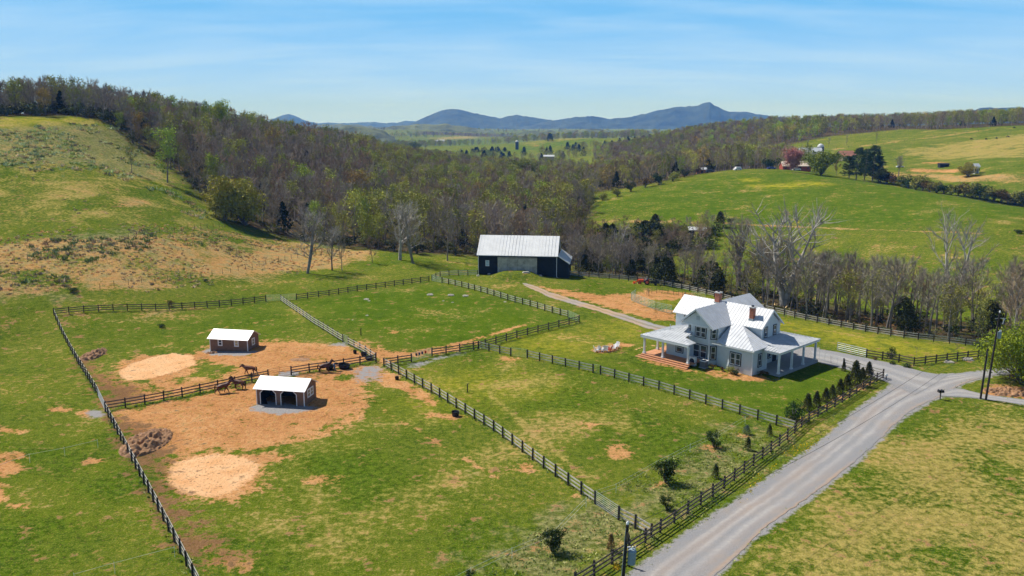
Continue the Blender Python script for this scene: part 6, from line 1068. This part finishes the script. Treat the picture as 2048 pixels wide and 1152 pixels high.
# ------------------------------------------------------------------ far farm buildings
def silo(u, v, hpx, label, D=None):
    p = G(u, v) if D is None else on(*plan(u, D)[:2]); s = hpx / PX(p); r = s * .19; o = thing('silo', p, label, 'silo'); MB().tube_z((0, 0, -4), [(r, 0), (r, s * .82 + 4)], 18).build('drum', mat('dark_blue_silo', (.05, .07, .10), .6, .15, .2), o); MB().tube_z((0, 0, s * .82), [(r * 1.03, 0), (r * .85, r * .5), (r * .45, r * .85), (r * .05, r)], 18).build('dome', ROOFM, o)
silo(1034, 299, 18, 'far dark silo with white domed top in the valley field'); silo(1641, 318, 34, 'dark silo with white dome beside the white barn roof on the hill', 640)
def fbarn(u, D, w_, d_, e, r, ang, label, wall, rf_, cat='barn', name='farm_building', z=0, win=0):
    x, y, _ = plan(u, D); o = thing(name, on(x, y, z), label, cat, None, R(ang)); b = MB().bbox(-w_ / 2, w_ / 2, -d_ / 2, d_ / 2, -2, e)
    for s in (-1, 1): b.poly([(s * w_ / 2 * .999, -d_ / 2, e), (s * w_ / 2 * .999, d_ / 2, e), (s * w_ / 2 * .999, 0, r - .1)])
    b.build('wall', wall, o); roof(o, [[(-w_ / 2 - .4, -d_ / 2 - .4, e - .1), (w_ / 2 + .4, -d_ / 2 - .4, e - .1), (w_ / 2 + .4, 0, r), (-w_ / 2 - .4, 0, r)], [(-w_ / 2 - .4, d_ / 2 + .4, e - .1), (-w_ / 2 - .4, 0, r), (w_ / 2 + .4, 0, r), (w_ / 2 + .4, d_ / 2 + .4, e - .1)]], rf_, .2, 2.0)
    MB().bbox(-w_ * .12, w_ * .12, -d_ / 2 - .06, -d_ / 2 - .005, -1, e * .7).build('door', DTRIM, o)
    for k in range(win): MB().bbox(-w_ * .4 + k * w_ * .8 / max(1, win - 1) - .4, -w_ * .4 + k * w_ * .8 / max(1, win - 1) + .4, -d_ / 2 - .05, -d_ / 2 - .005, e * .4, e * .75).build('window', GLASS, o)
    return o
RB = mat('red_barn_boards', (.34, .08, .05), .85, .2, 1); TANW = mat('tan_wall', (.45, .38, .30), .85, .1, 1); RUST = mat('orange_roof', (.55, .24, .15), .8, .2, .3); TANR = mat('tan_roof', (.62, .52, .42), .8, .12, .4)
fbarn(1620, 620, 15, 9, 7, 11, -4, 'white-roofed barn beside the hill silo', TANW, ROOFM); fbarn(1592, 486, 15, 8, 2.6, 5.0, -3, 'low tan-roofed house half hidden by the pink tree', RB, TANR, 'house', win=4); fbarn(1692, 640, 13, 8, 3, 6.5, 24, 'low orange-roofed building behind the dark pines', TANW, RUST, 'shed')
fbarn(1401, 292, 5.6, 3.6, 2.2, 3.0, -3, 'small dark shed with white roof in the meadow', BLK, ROOFM, 'shed', 'field_shed'); fbarn(1890, 575, 5.5, 3, 1.9, 2.4, 0, 'small black run-in building on the far clay bank', BLK, BLK, 'shed', 'field_shed'); fbarn(1955, 528, 2.6, 3, 4, 5.6, 10, 'narrow white far house under an olive tree', WHITE, ROOFM, 'house', win=2)
fbarn(1098, 900, 11, 6, 11, 12.5, -5, 'white roof of a far farm building amid the valley trees', TANW, ROOFM, z=2); fbarn(882, 2650, 22, 12, 6, 10, 0, 'tiny white farmhouse in the hazy valley field, right one', WHITE, ROOFM, 'house', win=3); fbarn(872, 2680, 18, 12, 5, 8, 0, 'tiny white farmhouse in the hazy valley field, left one', WHITE, ROOFM, 'house', win=3); fbarn(1404, 482, 5, 4, 2.4, 3.4, 5, 'small weathered orange-brown shed at the crest of the green hill', RUST, ROOFM, 'shed', 'field_shed')
def car(u, D, c, label, ang=0, van=False):
    x, y, _ = plan(u, D); o = thing('parked_car', on(x, y), label, 'car', None, R(ang)); m = mat('car_paint_%d_%d' % (int(c[0] * 99), int(c[2] * 99)), c, .35, .04, 1, spec=.6); h = 1.9 if van else 1.35
    b = MB().box((0, 0, .62), (4.6, 1.8, .62), 0, .97); b.box((-.2 if not van else -.3, 0, .93 + (h - .93) / 2), (2.5 if not van else 3.6, 1.65, h - .93), 0, .82).build('body', m, o); MB().box((-.2, 0, 1.12), (2.5, 1.68, .28), 0, .9).build('window', GLASS, o)
    for sx in (-1.4, 1.4):
        for sy in (-.85, .85): MB().tube([(sx, sy - .1, .33), (sx, sy + .1, .33)], .33, 12).build('wheel', TYRE, o)
car(1477, 465, (.8, .8, .82), 'white vehicle parked on the crest of the green hill', 200, True); car(1545, 472, (.05, .08, .28), 'blue car parked by the trees on the hill crest', 10); car(1421, 470, (.05, .05, .06), 'dark vehicle at the left tree edge of the hill crest', 10, True); car(1595, 478, (.75, .75, .72), 'pale car before the tan-roofed house', 5); car(1803, 585, (.8, .8, .8), 'small white vehicle right of the dark pines', 0)
CW = mat('black_cow_hide', (.018, .015, .013), .7, .2, 2)
for i, (u, v, lb) in enumerate(((1943, 280, 'black cow, leftmost on the far pasture'), (1972, 280, 'black cow, second from left on the far pasture'), (1993, 278, 'black cow, third from left on the far pasture'), (2015, 275, 'black cow, fourth from left on the far pasture'), (2028, 257, 'black cow alone near the crest of the far pasture'))):
    o = thing('cow', G(u, v), lb, 'cow', 'black cows grazing on the far pasture', R(160 + 50 * i)); V = [(-.8, 0, 1.1, .34), (0, 0, 1.05, .40), (.7, 0, 1.1, .34), (1.05, 0, 1.0, .2), (1.35, 0, .7, .17), (1.5, 0, .4, .11)]; E_ = [(0, 1), (1, 2), (2, 3), (3, 4), (4, 5)]
    for b0, x in ((0, -.8), (2, .6)):
        for sy in (-.2, .2): k = len(V); V += [(x, sy, .75, .16), (x - .04, sy, .4, .08), (x, sy, .04, .07)]; E_ += [(b0, k), (k, k + 1), (k + 1, k + 2)]
    skin('body', V, E_, CW, o)
# ------------------------------------------------------------------ scrub, rough grass and flowers
def clumps(name, spots, label, cat, cols, kind='stuff'):
    """spots: x, y, height, width, blades, colour index"""
    r = np.random.default_rng(3); Vs = []; Cs = []
    sp = np.array([(s[0], s[1]) for s in spots]); zz = hgt(sp[:, 0], sp[:, 1])
    for (x, y, h, w_, n, ci), z in zip(spots, zz):
        a = r.uniform(0, 6.28, n); q = np.sqrt(r.random(n)) * w_; o = np.stack([x + q * np.cos(a), y + q * np.sin(a), np.full(n, z - .03)], -1); d = r.normal(0, .6, (n, 3)); d[:, 2] = 1; d = d * (h * r.uniform(.5, 1.1, n))[:, None]; s_ = r.normal(0, 1, (n, 3)); s_[:, 2] = 0; s_ *= (.14 * h + .02)
        Vs.append(np.stack([o - s_, o + s_, o + d], 1).reshape(-1, 3)); Cs.append(np.repeat(np.tile(np.array(cols[ci]) * r.uniform(.8, 1.25), (n, 1)) * r.uniform(.85, 1.2, (n, 1)), 3, 0))
    V = np.concatenate(Vs); C = np.clip(np.concatenate(Cs), 0, 1); me = tri_mesh(name, V, np.arange(len(V)).reshape(-1, 3), STUFF, {'tint': np.hstack([C, np.ones((len(C), 1))])}); o = bpy.data.objects.new(name, me); COL.objects.link(o); return tag(o, label, cat, None, kind)
def inpoly(pts, sp, jit=.5, dens=None, seed=0, sc=6):
    P_ = GP(pts); F_ = fill(P_, sp, rs, jit)
    if dens is not None and len(F_): k = vnoise(F_[:, 0], F_[:, 1], sc, seed) > dens; F_ = F_[k]
    return F_
sp = []
for pts, den in (([(1200, 985), (1440, 860), (1560, 875), (1430, 990), (1310, 1070), (1240, 1035)], .45), ([(950, 1165), (1080, 1050), (1190, 1020), (1290, 1070), (1150, 1170)], .42), ([(1590, 872), (1700, 810), (1640, 870), (1520, 950), (1400, 1040), (1290, 1110), (1250, 1130), (1440, 990)], .5)):
    for x, y in inpoly(pts, .36, .5, den, 12, 3): sp.append((x, y, rs.uniform(.06, .22), .2, 7, int(rs.integers(4))))
for ln, wd in ((RL, .55), (RR, .55), (SL, .3), (SR, .3), (DL, .35)):
    Q_, L_ = resample(smooth_line(ln), 2); Q_, _ = resample(smooth_line(ln), int(L_ / .22))
    for x, y in Q_:
        if rs.random() < .55: sp.append((x + rs.normal(0, wd * .6), y + rs.normal(0, wd * .6), rs.uniform(.05, .16), .16, 6, int(rs.integers(4))))
for ln in FW.values():
    Q_, L_ = resample(ln, 2); Q_, _ = resample(ln, int(L_ / .4))
    for x, y in Q_:
        if math.hypot(x, y) < 150: sp.append((x + rs.normal(0, .2), y + rs.normal(0, .2), rs.uniform(.1, .3), .18, 6, (0, 2, 2, 3)[rs.integers(4)]))
clumps('rough_grass', sp, 'pale and green rough grass tussocks in the young tree strip', 'grass', [(.26, .32, .07), (.46, .45, .18), (.18, .27, .04), (.36, .38, .12)])
sp = []
for pts, spc, den, hs, cs in (([(-40, 262), (240, 256), (330, 330), (345, 372), (430, 440), (400, 440), (200, 345), (-40, 345)], 2.3, .42, (.5, 1.5), (0, 0, 1, 2, 3, 4)), ([(60, 485), (300, 458), (320, 490), (200, 525), (60, 520)], 2.2, .45, (.5, 1.3), (1, 1, 4)), ([(-40, 540), (190, 560), (150, 592), (-40, 592)], 2.6, .5, (.5, 1.2), (1, 4, 4)), ([(340, 470), (520, 480), (560, 505), (430, 530), (340, 510)], 3.0, .5, (.4, 1.0), (4, 2, 1)), ([(-40, 480), (560, 480), (730, 505), (560, 560), (60, 590), (-40, 590)], 1.6, .42, (.25, .6), (2, 4, 5, 2)), ([(-40, 345), (200, 350), (400, 450), (-40, 470)], 6, .55, (.3, .7), (3, 2, 4)), ([(200, 575), (430, 545), (600, 545), (420, 575), (330, 590)], 2.5, .5, (.3, .8), (2, 4)), ([(1400, 445), (1600, 452), (1900, 463), (1700, 500), (1450, 500)], 5, .6, (.3, .6), (2, 3)), ([(1440, 585), (1700, 648), (1960, 690), (1980, 690), (1700, 640), (1440, 575)], 2, .3, (.4, .9), (2, 1, 4))):
    for x, y in inpoly(pts, spc, .5, den, 14, 9): h_ = rs.uniform(*hs) * .75; sp.append((x, y, h_, h_ * 1.1, 18, int(cs[rs.integers(len(cs))])))
clumps('scrub', sp, 'low brush and weeds scattered over the left hill and straw belt', 'scrub', [(.52, .58, .28), (.20, .26, .08), (.72, .54, .28), (.40, .48, .14), (.38, .29, .17), (.85, .48, .22)])
sp = []
for pts, spc, den in (([(1590, 890), (1640, 880), (1600, 920), (1560, 910)], .35, .5), ([(1500, 950), (1560, 925), (1500, 985), (1480, 970)], .5, .5), ([(1227, 1128), (1240, 1128), (1240, 1140), (1227, 1140)], .12, .3), ([(1900, 820), (2000, 830), (1800, 900)], 1.8, .6), ([(1530, 975), (1450, 1040), (1440, 1010), (1520, 960)], .9, .55)):
    for x, y in inpoly(pts, spc, .5, den, 15, 2): sp.append((x, y, .16, .07, 4, 0))
clumps('dandelions', sp, 'yellow dandelion flowers in the road verge', 'flowers', [(.75, .52, .02)])
0 and print('DBG', H1(*plan(1641,640)[:2]), H1(*plan(1620,620)[:2]), H1(*plan(1592,486)[:2]), G(1586,345), G(1712,360), G(1034,299))
# ------------------------------------------------------------------ air
hz = MB().bbox(-9000, 9000, -600, 12500, -160, 330)
hm = bpy.data.materials.new('haze'); hm.use_nodes = True; ht = hm.node_tree; ht.nodes.clear()
pv = ht.nodes.new('ShaderNodeVolumePrincipled'); pv.inputs['Color'].default_value = (.10, .34, 1.0, 1); pv.inputs['Absorption Color'].default_value = (1, 1, 1, 1); pv.inputs['Density'].default_value = 1.1e-4; pv.inputs['Anisotropy'].default_value = 0
ho = ht.nodes.new('ShaderNodeOutputMaterial'); ht.links.new(pv.outputs[0], ho.inputs['Volume'])
hz.build('haze', hm, kind='stuff')
